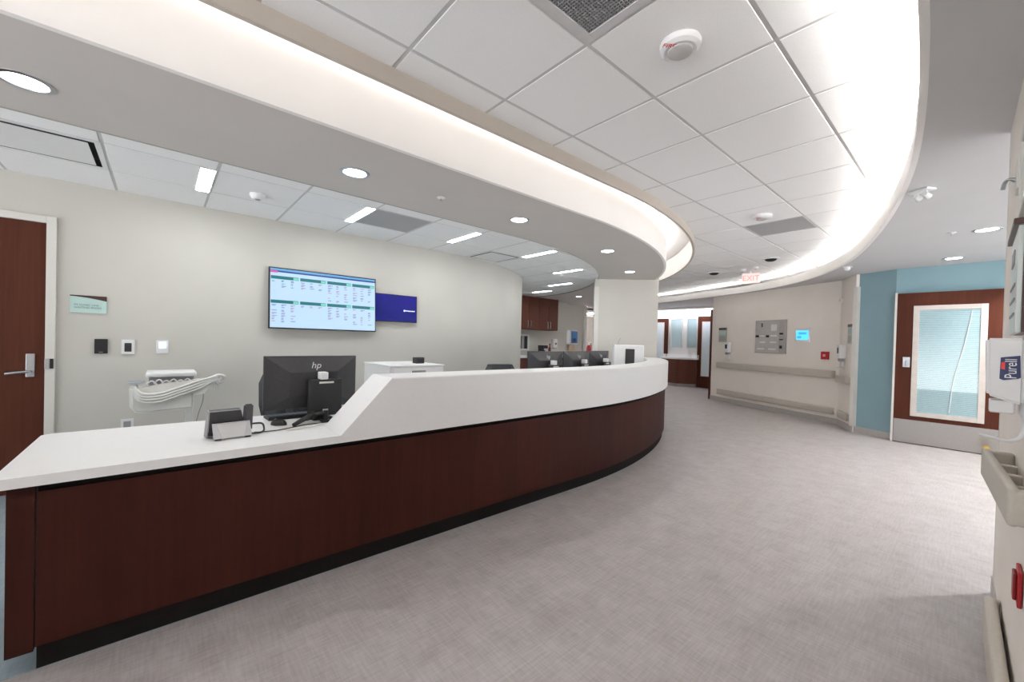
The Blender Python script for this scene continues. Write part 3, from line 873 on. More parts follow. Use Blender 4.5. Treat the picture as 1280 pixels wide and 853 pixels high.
# ------------------------------------------------------------------ chairs
def make_chair(label):
    t = empty('office_chair', (0, 0, 0.002), 0, label, 'chair', 'office chairs at the desk')
    b = B(); n = 14; rows = []
    for i in range(n + 1):
        a = -1 + 2 * i / n
        rows.append(a)
    for (z0, z1, w0, w1) in ((0.56, 0.76, 0.18, 0.215), (0.76, 0.93, 0.215, 0.205), (0.93, 1.0, 0.205, 0.165)):
        fr0 = [b.v((a * w0, 0.25 - 0.045 * a * a + (z0 - 0.56) * 0.12, z0)) for a in rows]; fr1 = [b.v((a * w1, 0.25 - 0.045 * a * a + (z1 - 0.56) * 0.12, z1)) for a in rows]
        bk0 = [b.v((a * w0, 0.295 - 0.045 * a * a + (z0 - 0.56) * 0.12, z0)) for a in rows]; bk1 = [b.v((a * w1, 0.295 - 0.045 * a * a + (z1 - 0.56) * 0.12, z1)) for a in rows]
        for i in range(n):
            b.f([fr0[i], fr0[i + 1], fr1[i + 1], fr1[i]]); b.f([bk0[i + 1], bk0[i], bk1[i], bk1[i + 1]])
        b.f([fr0[0], fr1[0], bk1[0], bk0[0]]); b.f([fr0[n], bk0[n], bk1[n], fr1[n]])
        for i in range(n):
            b.f([fr1[i], fr1[i + 1], bk1[i + 1], bk1[i]]); b.f([fr0[i + 1], fr0[i], bk0[i], bk0[i + 1]])
    bmesh.ops.remove_doubles(b.bm, verts=b.bm.verts, dist=1e-4)
    b.obj('backrest', FABRIC, t, 40)
    b = B(); b.box((-0.24, -0.24, 0.44), (0.24, 0.24, 0.52), 0.03, 3); b.obj('seat', FABRIC, t, 50)
    b = B(); b.tube([(0, 0.18, 0.43), (0, 0.31, 0.46), (0, 0.325, 0.56), (0, 0.32, 0.70)], 0.02, 8, 5); b.obj('back_post', BLACK, t, 50)
    b = B(); b.cyl((0, 0, 0.10), (0, 0, 0.44), 0.025, n=16); b.obj('gas_column', BLACK, t, 40)
    for s in (-1, 1):
        b = B(); b.tube([(s * 0.22, 0.1, 0.45), (s * 0.28, 0.1, 0.48), (s * 0.285, 0.08, 0.66)], 0.014, 8, 4); b.box((s * 0.285 - 0.035, -0.10, 0.66), (s * 0.285 + 0.035, 0.14, 0.69), 0.01); b.obj('armrest', BLACK, t, 50)
    b = B()
    for k in range(5):
        a = 2 * pi * k / 5 + 0.3
        b.tube([(0, 0, 0.11), (0.30 * cos(a), 0.30 * sin(a), 0.075)], [0.028, 0.016], 8)
    b.obj('base', BLACK, t, 50)
    for k in range(5):
        a = 2 * pi * k / 5 + 0.3
        b = B(); x, y = 0.30 * cos(a), 0.30 * sin(a)
        b.cyl((x - 0.02 * sin(a), y + 0.02 * cos(a), 0.03), (x + 0.02 * sin(a), y - 0.02 * cos(a), 0.03), 0.03, n=14); b.cyl((x, y, 0.05), (x, y, 0.08), 0.008, n=8); b.obj('caster', BLACK, t, 40)
    return t
ch = make_chair('dark office chair half hidden behind the monitor on the low counter')
ch.location = (0.88, 3.42, -0.04 + 0.042); ch.rotation_euler = (0, 0, radians(25))
c2 = copy_tree(ch); c2['label'] = 'dark grey office chair whose back rises over the bar before the curved wall end'
c2.location = (3.22, 3.72, 0.002); c2.rotation_euler = (0, 0, radians(-12))
for k in list(c2.children):
    if k.name.startswith('backrest'):
        k.data = k.data.copy(); k.data.materials.clear(); k.data.materials.append(mat('chair_fabric_grey', (0.075, 0.08, 0.09), 0.85, var=0.2, scale=140, bump=0.2))

# ------------------------------------------------------------------ white supply cabinet and the box on it
t = empty('supply_cabinet', (1.58, 3.50, 0.002), 0, 'white drawer cabinet standing behind the desk below the wall screens', 'cabinet')
b = B(); b.box((0, 0.0, 0.06), (0.56, 0.62, 1.035), 0.004); b.box((0.02, 0.02, 0.0), (0.54, 0.60, 0.06)); b.obj('body', WHITEP, t)
b = B(); b.box((-0.006, -0.012, 1.035), (0.566, 0.626, 1.05), 0.004); b.obj('top', WHITEP, t)
for k in range(5):
    z1 = 1.025 - k * 0.19
    b = B(); b.box((0.03, -0.014, z1 - 0.178), (0.53, 0.0, z1), 0.003); d = b.obj('drawer', WHITEP, t)
    b = B(); b.box((0.21, -0.026, z1 - 0.06), (0.35, -0.014, z1 - 0.025), 0.003); b.obj('handle', GREYP, d)
t = empty('label_printer', (1.99, 3.74, 1.052), radians(10), 'small black box device standing on the white drawer cabinet', 'device')
b = B(); b.box((-0.05, -0.035, 0), (0.05, 0.035, 0.062), 0.006); b.obj('case', BLACK2, t)
b = B(); b.box((-0.038, -0.037, 0.012), (0.038, -0.0345, 0.045), 0.002); b.obj('front_face', BLACK, t)
b = B(); b.box((-0.06, -0.04, 0), (0.06, 0.04, 0.002)); o = b.obj('paper_sheet', LABELW); o.location = (1.80, 3.60, 1.052); o.rotation_euler = (0, 0, 0.3)
tag(o, 'small white sheet lying on the white drawer cabinet', 'paper')

# ------------------------------------------------------------------ wall screens
def wall_screen(name, x0, x1, z0, z1, y, tilt, label):
    t = empty(name, ((x0 + x1) / 2, y, z0), 0, label, 'screen', None, rot=(-radians(tilt), 0, 0))
    W = (x1 - x0) / 2; H = z1 - z0
    b = B(); b.box((-W, 0, 0), (W, 0.03, H), 0.004); b.box((-W * 0.6, 0.03, H * 0.15), (W * 0.6, 0.045, H * 0.8), 0.006); b.obj('housing', BLACK, t)
    b = B(); b.box((-0.15, 0.045, H * 0.3), (0.15, 0.085, H * 0.6)); b.obj('wall_bracket', BLACK, t)
    return t, W, H
t, W, H = wall_screen('wall_screen', 0.845, 1.99, 1.372, 2.022, 4.842, 3.5, 'large wall screen showing a pale blue schedule board with green headers')
b = B()
bz = 0.012
def rect(x0, z0, x1, z1, y, mi):
    b.mi = mi
    b.quad((x0, y, z0), (x1, y, z0), (x1, y, z1), (x0, y, z1))
sw, sh = W - bz, H - bz
rect(-sw, bz, sw, sh, -0.0015, 0)
def sx(u): return -sw + 2 * sw * u
def sz(v): return sh - (sh - bz) * v       # v from the top
rect(sx(0), sz(0.035), sx(1), sz(0.0), -0.0020, 5)
rect(sx(0), sz(0.062), sx(1), sz(0.035), -0.0022, 1)
rect(sx(0), sz(0.075), sx(0.06), sz(0.040), -0.0024, 6)
for row in (0, 1):
    v0 = 0.125 if row == 0 else 0.535
    for c_ in range(4):
        u0 = 0.005 + c_ * 0.25
        rect(sx(u0), sz(v0 + 0.055), sx(u0 + 0.235), sz(v0), -0.0022, 2)
        rect(sx(u0 + 0.19), sz(v0 + 0.05), sx(u0 + 0.232), sz(v0 + 0.008), -0.0025, 3)
        nrow = ((3, 3, 7, 6), (7, 1, 5, 7))[row][c_]
        for r_ in range(nrow):
            for q in range(3):
                if random.random() < 0.15: continue
                uu = u0 + 0.008 + q * 0.08; vv = v0 + 0.075 + r_ * 0.046
                rect(sx(uu), sz(vv + 0.013), sx(uu + random.uniform(0.018, 0.045)), sz(vv), -0.0022, random.choice((3, 4, 4, 6, 2) if (row == 0 and c_ == 0) else (4, 4, 7, 4, 7)))
                if random.random() < 0.6:
                    rect(sx(uu), sz(vv + 0.028), sx(uu + random.uniform(0.015, 0.03)), sz(vv + 0.018), -0.0022, 4)
b.obj('display', [glow('board_bg', (0.55, 0.76, 1.0), 0.46, True), glow('board_navy', (0.012, 0.05, 0.25), 0.46, True), glow('board_green', (0.012, 0.18, 0.20), 0.46, True),
                  glow('board_mint', (0.20, 0.75, 0.58), 0.46, True), glow('board_text', (0.24, 0.30, 0.52), 0.46, True), glow('board_bar', (0.15, 0.42, 0.75), 0.46, True), glow('board_pink', (0.75, 0.10, 0.38), 0.46, True), glow('board_red', (0.52, 0.32, 0.52), 0.46, True)], t)
t, W, H = wall_screen('wall_screen', 1.965, 2.555, 1.508, 1.857, 4.872, 2.0, 'smaller wall screen glowing deep blue to the right of the schedule board')
m = bpy.data.materials.new('blue_display'); m.use_nodes = True
nt = m.node_tree; pb = nt.nodes['Principled BSDF']; pb.inputs['Base Color'].default_value = (0.01, 0.01, 0.05, 1)
tc = nt.nodes.new('ShaderNodeTexCoord'); nz = nt.nodes.new('ShaderNodeTexNoise'); nz.inputs['Scale'].default_value = 2.2; nz.inputs['Detail'].default_value = 1
cr = nt.nodes.new('ShaderNodeValToRGB'); cr.color_ramp.elements[0].position = 0.35; cr.color_ramp.elements[1].position = 0.7
cr.color_ramp.elements[0].color = (0.001, 0.008, 0.17, 1); cr.color_ramp.elements[1].color = (0.022, 0.010, 0.36, 1)
pb.inputs['Specular IOR Level'].default_value = 0.15
nt.links.new(tc.outputs['Object'], nz.inputs['Vector']); nt.links.new(nz.outputs['Fac'], cr.inputs['Fac']); nt.links.new(cr.outputs['Color'], pb.inputs['Emission Color'])
pb.inputs['Emission Strength'].default_value = 0.36
b = B(); b.quad((-W + 0.008, -0.0015, 0.010), (W - 0.008, -0.0015, 0.010), (W - 0.008, -0.0015, H - 0.008), (-W + 0.008, -0.0015, H - 0.008))
scr = b.obj('display', m, t)
b = B(); b.at((0.115, -0.003, H * 0.43), (pi / 2, 0, 0)); b.lathe([(0, 0), (0.012, 0), (0.012, 0.001), (0, 0.001)], 18); b.at()
for k in range(9):
    b.quad((0.133 + k * 0.0145, -0.003, H * 0.43 - 0.006), (0.144 + k * 0.0145, -0.003, H * 0.43 - 0.006), (0.144 + k * 0.0145, -0.003, H * 0.43 + 0.006 - 0.003 * (k % 2)), (0.133 + k * 0.0145, -0.003, H * 0.43 + 0.006 - 0.003 * (k % 2)))
b.obj('logo', glow('logo_white', (0.75, 0.82, 1.0), 0.5), scr)

# ------------------------------------------------------------------ things on the TV wall, left part
YW = 4.93
d = empty('door_1', (0, 0, 0), 0); d['kind'] = 'structure'; d['label'] = 'dark wood door with lever handle at the left edge of the long greige wall'
b = B(); b.box((-1.62, YW - 0.016, 0.004), (-0.70, YW - 0.001, 2.15), 0.002); leaf = b.obj('door_leaf', WOODD, d)
b = B()
b.box((-0.70, YW - 0.035, 0.0), (-0.645, YW - 0.001, 2.205), 0.003); b.box((-1.675, YW - 0.035, 0.0), (-1.62, YW - 0.001, 2.205), 0.003); b.box((-1.62, YW - 0.035, 2.15), (-0.70, YW - 0.001, 2.205), 0.003)
b.obj('door_frame', FRAMEP, d)
b = B(); b.box((-0.80, YW - 0.028, 0.92), (-0.752, YW - 0.016, 1.105), 0.003); hp_ = b.obj('handle_plate', CHROME, d)
b = B(); b.cyl((-0.776, YW - 0.028, 0.965), (-0.776, YW - 0.075, 0.965), 0.011, n=14); b.tube([(-0.776, YW - 0.07, 0.965), (-0.80, YW - 0.075, 0.965), (-0.86, YW - 0.075, 0.958), (-0.895, YW - 0.07, 0.952)], 0.010, 10, 4); b.obj('door_handle', CHROME, hp_, 50)
b = B(); b.box((-0.70, YW - 0.042, 0.985), (-0.672, YW - 0.034, 1.065), 0.002); st_ = b.obj('latch_strike', CHROME, d)
b = B(); b.box((-0.672, YW - 0.046, 0.985), (-0.652, YW - 0.034, 1.065), 0.002); b.obj('latch_cover', BLACK, st_)
b = B(); b.box((-1.30, YW - 0.02, 1.05), (-1.02, YW - 0.015, 1.95), 0.002); b.obj('vision_frame', BROWN, d)

t = empty('door_sign', (-0.462, YW, 1.447), 0, 'pale green room sign with a brown curved top strip beside the wood door', 'sign')
b = B(); b.box((-0.108, -0.014, 0.0), (0.108, 0.003, 0.146), 0.002); b.obj('plate', MINT, t)
cv = [(-0.108, 0.146), (-0.108, 0.137)] + [(-0.108 + 0.216 * k / 8, 0.137 - 0.034 * (k / 8) ** 1.7) for k in range(1, 9)] + [(0.108, 0.146)]
b = B(); b.prism(cv, -0.0165, -0.0135, 'y'); b.obj('top_strip', BROWN, t)
text_part('lettering', 'PT CLINIC LINE', 0.021, INK, t, (-0.084, -0.0148, 0.066), (pi / 2, 0, 0), 'LEFT')
text_part('lettering', 'WAITING ROOM', 0.021, INK, t, (-0.084, -0.0148, 0.043), (pi / 2, 0, 0), 'LEFT')

t = empty('card_reader', (-0.385, YW, 1.105), 0, 'small black card reader on the greige wall under the room sign', 'card reader')
b = B(); b.box((-0.040, -0.022, 0), (0.040, 0.003, 0.125), 0.004); b.obj('case', BLACK, t)
b = B(); b.box((-0.012, -0.0235, 0.010), (0.012, -0.0215, 0.016)); b.obj('indicator', mat('indicator', (0.4, 0.3, 0.3), 0.4), t)
t = empty('door_entry_button', (-0.217, YW, 1.10), 0, 'white wall plate with a dark square button, between card reader and thermostat', 'switch')
b = B(); b.box((-0.042, -0.016, 0), (0.042, 0.003, 0.128), 0.004); b.obj('plate', WHITEP, t)
b = B(); b.box((-0.023, -0.020, 0.022), (0.023, -0.015, 0.098), 0.002); b.obj('button', BLACK2, t)
t = empty('thermostat', (0.013, YW, 1.107), 0, 'white square thermostat with a pale blue display on the greige wall above the cart', 'thermostat')
b = B(); b.box((-0.043, -0.022, 0), (0.043, 0.003, 0.122), 0.005); b.obj('case', WHITEP, t)
b = B(); b.box((-0.026, -0.0235, 0.045), (0.026, -0.0215, 0.105), 0.002); b.obj('display', glow('thermo_lcd', (0.55, 0.75, 0.95), 0.55), t)
t = empty('power_outlet', (-0.215, YW, 0.425), 0, 'white wall outlet low on the greige wall just above the counter edge', 'outlet')
b = B(); b.box((-0.042, -0.010, 0), (0.042, 0.003, 0.10), 0.003); b.obj('plate', WHITEP, t)
b = B(); b.box((-0.024, -0.016, 0.02), (0.024, -0.009, 0.08), 0.003); b.obj('socket', GREYP, t)

# ------------------------------------------------------------------ medical cart by the wall
t = empty('medical_cart', (0.02, 4.50, 0.002), 0, 'white rolling medical cart with hoses and a flat lid by the greige wall', 'medical cart')
b = B()
prof = [(-0.205, 0.845), (-0.20, 0.70), (-0.165, 0.648), (-0.10, 0.640), (0.20, 0.655), (0.205, 0.82)]
b.prism(prof, -0.13, 0.13, 'y')
bmesh.ops.bevel(b.bm, geom=[e for e in b.bm.edges if abs(e.verts[0].co.y - e.verts[1].co.y) < 1e-6 and len(e.link_faces) == 2 and e.calc_face_angle(0) > 1], offset=0.02, segments=3, affect='EDGES')
b.obj('body', CARTP, t, 40)
b = B(); b.box((-0.11, -0.16, 0.935), (0.215, 0.13, 0.975), 0.014, 3); b.obj('lid', WHITEP, t, 40)
b = B(); b.box((-0.09, -0.10, 0.84), (0.20, 0.10, 0.936), 0.01); b.obj('instrument_tray', GREYP, t)
b = B(); b.at((-0.165, -0.10, 0.885)); b.lathe([(0.045, 0.0), (0.055, 0.008), (0.050, 0.020), (0.036, 0.020), (0.034, 0.006), (0.045, 0.0)], 24); b.at(); b.cyl((-0.165, -0.10, 0.83), (-0.165, -0.10, 0.89), 0.012, n=12); b.obj('cup_holder', mat('holder_grey', (0.48, 0.52, 0.55), 0.4), t, 40)
b = B(); b.hexa([(-0.16, -0.15, 0.775), (0.05, -0.15, 0.765), (0.05, -0.06, 0.765), (-0.16, -0.06, 0.775), (-0.16, -0.15, 0.845), (0.02, -0.15, 0.885), (0.02, -0.06, 0.885), (-0.16, -0.06, 0.845)])
b.hexa([(0.05, -0.15, 0.765), (0.20, -0.15, 0.80), (0.20, -0.06, 0.80), (0.05, -0.06, 0.765), (0.02, -0.15, 0.885), (0.24, -0.15, 0.905), (0.24, -0.06, 0.905), (0.02, -0.06, 0.885)])
b.hexa([(0.19, -0.14, 0.77), (0.27, -0.14, 0.78), (0.27, -0.05, 0.78), (0.19, -0.05, 0.77), (0.20, -0.14, 0.90), (0.34, -0.14, 0.915), (0.34, -0.05, 0.915), (0.20, -0.05, 0.90)])
b.obj('side_shelf', CARTP, t, 40)
for k in range(4):
    b = B(); z = 0.845 - 0.022 * k
    b.tube([(-0.17, -0.155, z + 0.02), (-0.13, -0.172, z - 0.035), (-0.02, -0.178, z - 0.04), (0.10, -0.170, z + 0.0), (0.22, -0.165, z + 0.045), (0.33, -0.14, z + 0.075 + 0.01 * k), (0.37, -0.11, z + 0.07)], 0.011 - 0.001 * k, 8, 6); b.obj('hose', CARTP if k != 1 else WHITEP, t, 60)
b = B()
b.tube([(0.30, -0.10, 0.90), (0.36, -0.12, 0.935), (0.405, -0.10, 0.925), (0.415, -0.06, 0.895), (0.385, -0.05, 0.865), (0.33, -0.06, 0.87)], 0.013, 10, 6); b.obj('push_handle', CARTP, t, 60)
for k, x in enumerate((0.335, 0.365)):
    b = B(); b.cyl((x, -0.09, 0.865), (x + 0.008, -0.09, 0.79), 0.009, 0.006, n=10); b.obj('probe', WHITEP, t, 40)
b = B()
for k in range(7):
    x = -0.10 + 0.045 * k
    b.tube([(x, -0.12, 0.880), (x + 0.03, -0.145, 0.905 + 0.010 * (k % 2)), (x + 0.06, -0.13, 0.875)], 0.006, 8, 4)
b.obj('tube_coil', WHITEP, t, 60)
b = B(); b.box((0.145, -0.03, 0.06), (0.20, 0.03, 0.66), 0.006); b.obj('column', CARTP, t)
b = B(); b.cyl((0.085, -0.135, 0.775), (0.085, -0.13, 0.775), 0.010, n=14); b.obj('lock', BLACK, t)
b = B(); b.box((-0.13, -0.20, 0.06), (0.24, 0.20, 0.09), 0.01); b.obj('base', CARTP, t)
for sx_ in (-0.10, 0.21):
    for sy_ in (-0.17, 0.17):
        b = B(); b.cyl((sx_ - 0.012, sy_, 0.03), (sx_ + 0.012, sy_, 0.03), 0.03, n=16); b.cyl((sx_, sy_, 0.04), (sx_, sy_, 0.065), 0.008, n=8); b.obj('caster', BLACK2, t, 40)
b = B(); b.tube([(0.27, -0.06, 0.78), (0.265, -0.05, 0.70), (0.235, -0.04, 0.58), (0.21, -0.03, 0.40), (0.21, -0.02, 0.10)], 0.004, 6, 6); b.obj('power_cord', GREYP, t, 60)

# ------------------------------------------------------------------ kitchenette
for i, (xa, xb, lab) in enumerate(((7.02, 7.78, 'brown wood wall cabinet with two doors, partly hidden by the curved wall end'), (7.78, 8.53, 'brown wood wall cabinet with two doors, next to the paper towel dispenser'))):
    t = empty('wall_cabinet', (xa, 7.87, 1.62), 0, lab, 'cabinet', 'upper cabinets of the kitchenette')
    w = xb - xa
    b = B(); b.box((0, 0.0, 0), (w, 0.33, 0.875)); b.obj('carcass', WOODC, t)
    b = B(); b.box((0.002, -0.016, 0.68), (w - 0.002, 0, 0.875)); b.obj('filler_panel', WOODC, t)
    for k in (0, 1):
        x0 = 0.004 + k * w / 2; x1 = x0 + w / 2 - 0.007
        b = B(); b.box((x0, -0.020, 0.004), (x1, 0, 0.672), 0.002); dr = b.obj('door', WOODC, t)
        hx = x1 - 0.05 if k == 0 else x0 + 0.05
        b = B(); b.tube([(hx, -0.020, 0.05), (hx, -0.045, 0.055), (hx, -0.045, 0.225), (hx, -0.020, 0.23)], 0.008, 8); b.obj('handle', CHROME, dr, 50)
t = empty('base_cabinet', (6.60, 7.62, 0.002), 0, 'dark base cabinet of the kitchenette behind the desk monitors', 'cabinet')
b = B(); b.box((0, 0.02, 0.10), (2.6, 0.57, 0.868)); b.box((0, 0.06, 0), (2.6, 0.57, 0.10)); b.obj('body', WOODC, t)
for k in range(4):
    b = B(); b.box((0.01 + 0.65 * k, 0.0, 0.11), (0.64 + 0.65 * k, 0.02, 0.86), 0.002); dr = b.obj('door', WOODC, t)
    b = B(); b.tube([(0.57 + 0.65 * k, 0.0, 0.66), (0.57 + 0.65 * k, -0.025, 0.665), (0.57 + 0.65 * k, -0.025, 0.80), (0.57 + 0.65 * k, 0.0, 0.805)], 0.007, 8); b.obj('handle', CHROME, dr)
b = B(); b.box((6.55, 7.58, 0.872), (9.25, 8.195, 0.912), 0.004); tag(b.obj('kitchen_worktop', CORIAN), 'white worktop of the kitchenette below the brown wall cabinets', 'worktop')
t = empty('glove_box_holder', (7.42, 8.2, 1.06), 0, 'white framed rack with a dark front under the brown cabinets at the curved wall end', 'rack')
b = B(); 
for q in (((-0.20, 0.0), (-0.165, 0.42)), ((0.165, 0.0), (0.20, 0.42)), ((-0.165, 0.0), (0.165, 0.035)), ((-0.165, 0.385), (0.165, 0.42))):
    b.box((q[0][0], -0.14, q[0][1]), (q[1][0], -0.002, q[1][1]), 0.003)
b.obj('frame', WHITEP, t)
for k in range(3):
    b = B(); b.box((-0.165 + 0.11 * k + 0.004, -0.11, 0.037), (-0.055 + 0.11 * k - 0.004, -0.01, 0.383), 0.006); b.obj('dark_panel', GREYP if k == 1 else BLACK2, t)
t = empty('coffee_maker', (8.02, 7.92, 0.914), 0, 'black coffee maker on the white kitchenette worktop', 'coffee maker')
b = B(); b.box((-0.09, -0.10, 0), (0.09, 0.10, 0.03), 0.006); b.obj('base', BLACK, t)
b = B(); b.box((-0.09, 0.03, 0.03), (0.09, 0.10, 0.24), 0.008); b.obj('tower', BLACK, t)
b = B(); b.box((-0.10, -0.10, 0.20), (0.10, 0.10, 0.29), 0.012); b.obj('brew_head', BLACK2, t)
b = B(); b.at((0, -0.03, 0.032)); b.lathe([(0, 0), (0.055, 0.0), (0.062, 0.05), (0.045, 0.12), (0.035, 0.125), (0, 0.125)], 20); b.obj('carafe', BLACK, t, 40)
t = empty('bottle', (8.32, 7.95, 0.914), 0, 'small dark red bottle beside the coffee maker', 'bottle')
b = B(); b.lathe([(0, 0), (0.04, 0), (0.04, 0.20), (0.018, 0.26), (0.018, 0.31), (0, 0.31)], 20); b.obj('glass_body', mat('dark_red', (0.12, 0.012, 0.012), 0.2), t, 40)
b = B(); b.lathe([(0, 0.30), (0.021, 0.30), (0.021, 0.34), (0, 0.34)], 16); b.obj('cap', BLACK, t, 40)
t = empty('soap_dispenser', (8.72, 8.2, 1.10), 0, 'white wall soap dispenser with a dark spot, under the brown cabinets', 'soap dispenser')
b = B(); b.box((-0.085, -0.11, 0.03), (0.085, -0.002, 0.29), 0.03, 4); b.obj('housing', WHITEP, t, 40)
b = B(); b.box((-0.06, -0.105, 0.0), (0.06, -0.02, 0.04), 0.01); b.obj('nozzle', GREYP, t)
b = B(); b.at((0.0, -0.113, 0.15), (pi / 2, 0, 0)); b.lathe([(0, 0), (0.03, 0), (0.03, 0.006), (0, 0.006)], 18); b.obj('window_spot', BLACK2, t)
t = empty('paper_towel_dispenser', (9.72, 8.5, 1.23), 0, 'white and blue paper towel dispenser on the wall beside the soap dispenser', 'paper towel dispenser')
b = B(); b.box((-0.20, -0.26, 0.0), (0.20, -0.002, 0.46), 0.05, 5); b.obj('housing', WHITEP, t, 40)
b = B(); b.box((-0.145, -0.275, 0.05), (0.145, -0.25, 0.42), 0.06, 5); b.obj('window_cover', BLUEP, t, 40)
b = B(); b.box((-0.06, -0.285, 0.09), (0.05, -0.27, 0.20), 0.02); b.obj('dark_viewer', NAVY, t)
b = B(); b.box((-0.13, -0.16, -0.27), (0.13, -0.155, 0.02)); b.obj('towel_sheet', TAN, t)

# back corridor seen through the opening
d = empty('door_2', (13.4, 10.6, 0), 0); d['kind'] = 'structure'; d['label'] = 'greyish brown door at the end of the narrow opening beside the column'
b = B(); b.box((-0.6, -0.03, 0.002), (0.6, -0.001, 2.38), 0.003); b.obj('door_leaf', mat('back_door', (0.20, 0.165, 0.14), 0.5), d)
b = B(); b.box((-0.68, -0.04, 0.0), (-0.6, -0.001, 2.44)); b.box((0.6, -0.04, 0.0), (0.68, -0.001, 2.44)); b.box((-0.6, -0.04, 2.38), (0.6, -0.001, 2.44)); b.obj('door_frame', FRAMEP, d)
t = empty('fire_extinguisher', (11.55, 9.1, 0.80), 0, 'red fire extinguisher seen in the narrow opening left of the column', 'fire extinguisher')
b = B(); b.lathe([(0, 0), (0.085, 0), (0.09, 0.02), (0.09, 0.33), (0.06, 0.41), (0.03, 0.43), (0, 0.43)], 24); b.obj('cylinder', RED, t, 40)
b = B(); b.cyl((0, 0, 0.43), (0, 0, 0.50), 0.028, n=14); b.box((-0.09, -0.02, 0.49), (0.06, 0.02, 0.52), 0.005); b.obj('valve', LABELW, t)
b = B(); b.tube([(0.03, 0, 0.47), (0.10, -0.01, 0.44), (0.115, -0.01, 0.30), (0.10, -0.02, 0.15)], 0.012, 8, 5); b.obj('hose', BLACK, t, 50)
t = empty('shelf_stand', (11.55, 9.1, 0), 0, 'narrow cream stand carrying the fire extinguisher in the opening left of the column', 'stand')
b = B(); b.box((-0.14, -0.14, 0.06), (0.14, 0.14, 0.798), 0.004); b.obj('body', FRAMEP, t)
b = B(); b.box((-0.12, -0.12, 0.0), (0.12, 0.12, 0.06)); b.obj('plinth', BASE, t)
t = empty('ceiling_light', (12.7, 9.85, Z_SOF), 0, 'bright panel light on the ceiling of the narrow opening beside the column', 'ceiling light')
b = B(); b.box((-0.30, -0.5, -0.05), (0.30, 0.5, 0.0), 0.004); b.obj('housing', WHITEP, t)
b = B(); b.box((-0.29, -0.49, -0.056), (0.29, 0.49, -0.0505)); b.obj('diffuser', glow('corridor_panel', COOL, 8), t)

# ------------------------------------------------------------------ far wall: doors, windows, cabinet
XF = 12.70
def far_door(n, y0, y1, z1, label):
    d = empty('door_%d' % n, (XF, (y0 + y1) / 2, 0), 0); d['kind'] = 'structure'; d['label'] = label
    W = (y1 - y0) / 2
    b = B(); b.box((-0.03, -W, 0.004), (-0.001, W, z1), 0.002); b.obj('door_leaf', WOODD, d)
    b = B(); b.box((-0.045, -W - 0.045, 0), (-0.001, -W, z1 + 0.045)); b.box((-0.045, W, 0), (-0.001, W + 0.045, z1 + 0.045)); b.box((-0.045, -W, z1), (-0.001, W, z1 + 0.045)); b.obj('door_frame', WOODD, d)
    lw = 0.125
    c = 0.0
    b = B()
    b.box((-0.042, c - lw - 0.03, 0.36), (-0.028, c - lw, 2.05)); b.box((-0.042, c + lw, 0.36), (-0.028, c + lw + 0.03, 2.05))
    b.box((-0.042, c - lw, 0.36), (-0.028, c + lw, 0.39)); b.box((-0.042, c - lw, 2.02), (-0.028, c + lw, 2.05)); lf = b.obj('lite_frame', FRAMEP, d)
    b = B(); b.box((-0.034, c - lw, 0.39), (-0.030, c + lw, 2.02)); b.obj('glass', WBLIND, lf)
far_door(3, 5.22, 5.70, 2.17, 'far wood door with a narrow glass strip next to the cream wall end')
far_door(4, 6.78, 7.26, 2.13, 'far wood door with a narrow glass strip right beside the column')
for i, (y0, y1, z0, z1) in enumerate(((6.28, 6.62, 1.24, 2.14), (5.78, 6.08, 1.24, 2.14))):
    w = empty('window_%d' % (i + 1), (XF, (y0 + y1) / 2, z0), 0); w['kind'] = 'structure'
    W = (y1 - y0) / 2; Hh = z1 - z0
    b = B(); b.box((-0.03, -W - 0.03, -0.03), (-0.001, -W, Hh + 0.03)); b.box((-0.03, W, -0.03), (-0.001, W + 0.03, Hh + 0.03)); b.box((-0.03, -W, -0.03), (-0.001, W, 0)); b.box((-0.03, -W, Hh), (-0.001, W, Hh + 0.03)); b.obj('window_frame', FRAMEP, w)
    b = B()
    for k in range(30):
        z = Hh * (k + 0.5) / 30
        b.box((-0.012, -W, z - 0.0145), (-0.006, W, z + 0.0145), 0.002)
    b.obj('blind', WBLIND, w)
    b = B(); b.box((-0.020, -W, 0), (-0.017, W, Hh)); b.obj('glass', GLASS, w)
t = empty('low_cabinet', (0, 0, 0), 0, 'dark wood drawer cabinet with a white top below the far windows', 'cabinet')
fr = [(12.70, 6.86), (12.38, 6.80), (12.22, 6.17), (12.55, 5.72), (12.70, 5.72)]
b = B(); b.prism([(12.69, 6.80), (12.44, 6.76), (12.30, 6.17), (12.60, 5.76), (12.69, 5.76)], 0, 0.10); b.obj('plinth', BASE, t)
b = B(); b.prism([(12.69, 6.84), (12.40, 6.79), (12.25, 6.17), (12.57, 5.73), (12.69, 5.73)], 0.10, 0.86); b.obj('carcass', WOODC, t)
b = B(); b.prism([(12.69, 6.88), (12.37, 6.83), (12.215, 6.17), (12.545, 5.69), (12.69, 5.69)], 0.86, 0.91); b.obj('top', CORIAN, t)
b = B(); b.prism([(12.69, 6.88), (12.655, 6.88), (12.655, 5.69), (12.69, 5.69)], 0.91, 1.01); b.obj('splash_back', CORIAN, t)
fd = Vector((12.25 - 12.40, 6.17 - 6.79)); L_ = fd.length; fd.normalize()
for k in range(4):
    z0 = 0.115 + k * 0.186
    piv = empty('drawer', (12.40, 6.79, z0), atan2(fd.y, fd.x)); piv.parent = t
    b = B(); b.box((0.01, -0.014, 0), (L_ - 0.01, 0.0, 0.176), 0.002); b.obj('drawer_front', WOODC, piv)
    b = B(); b.box((L_ * 0.18, -0.034, 0.10), (L_ * 0.42, -0.014, 0.118), 0.003); b.obj('handle', CHROME, piv)

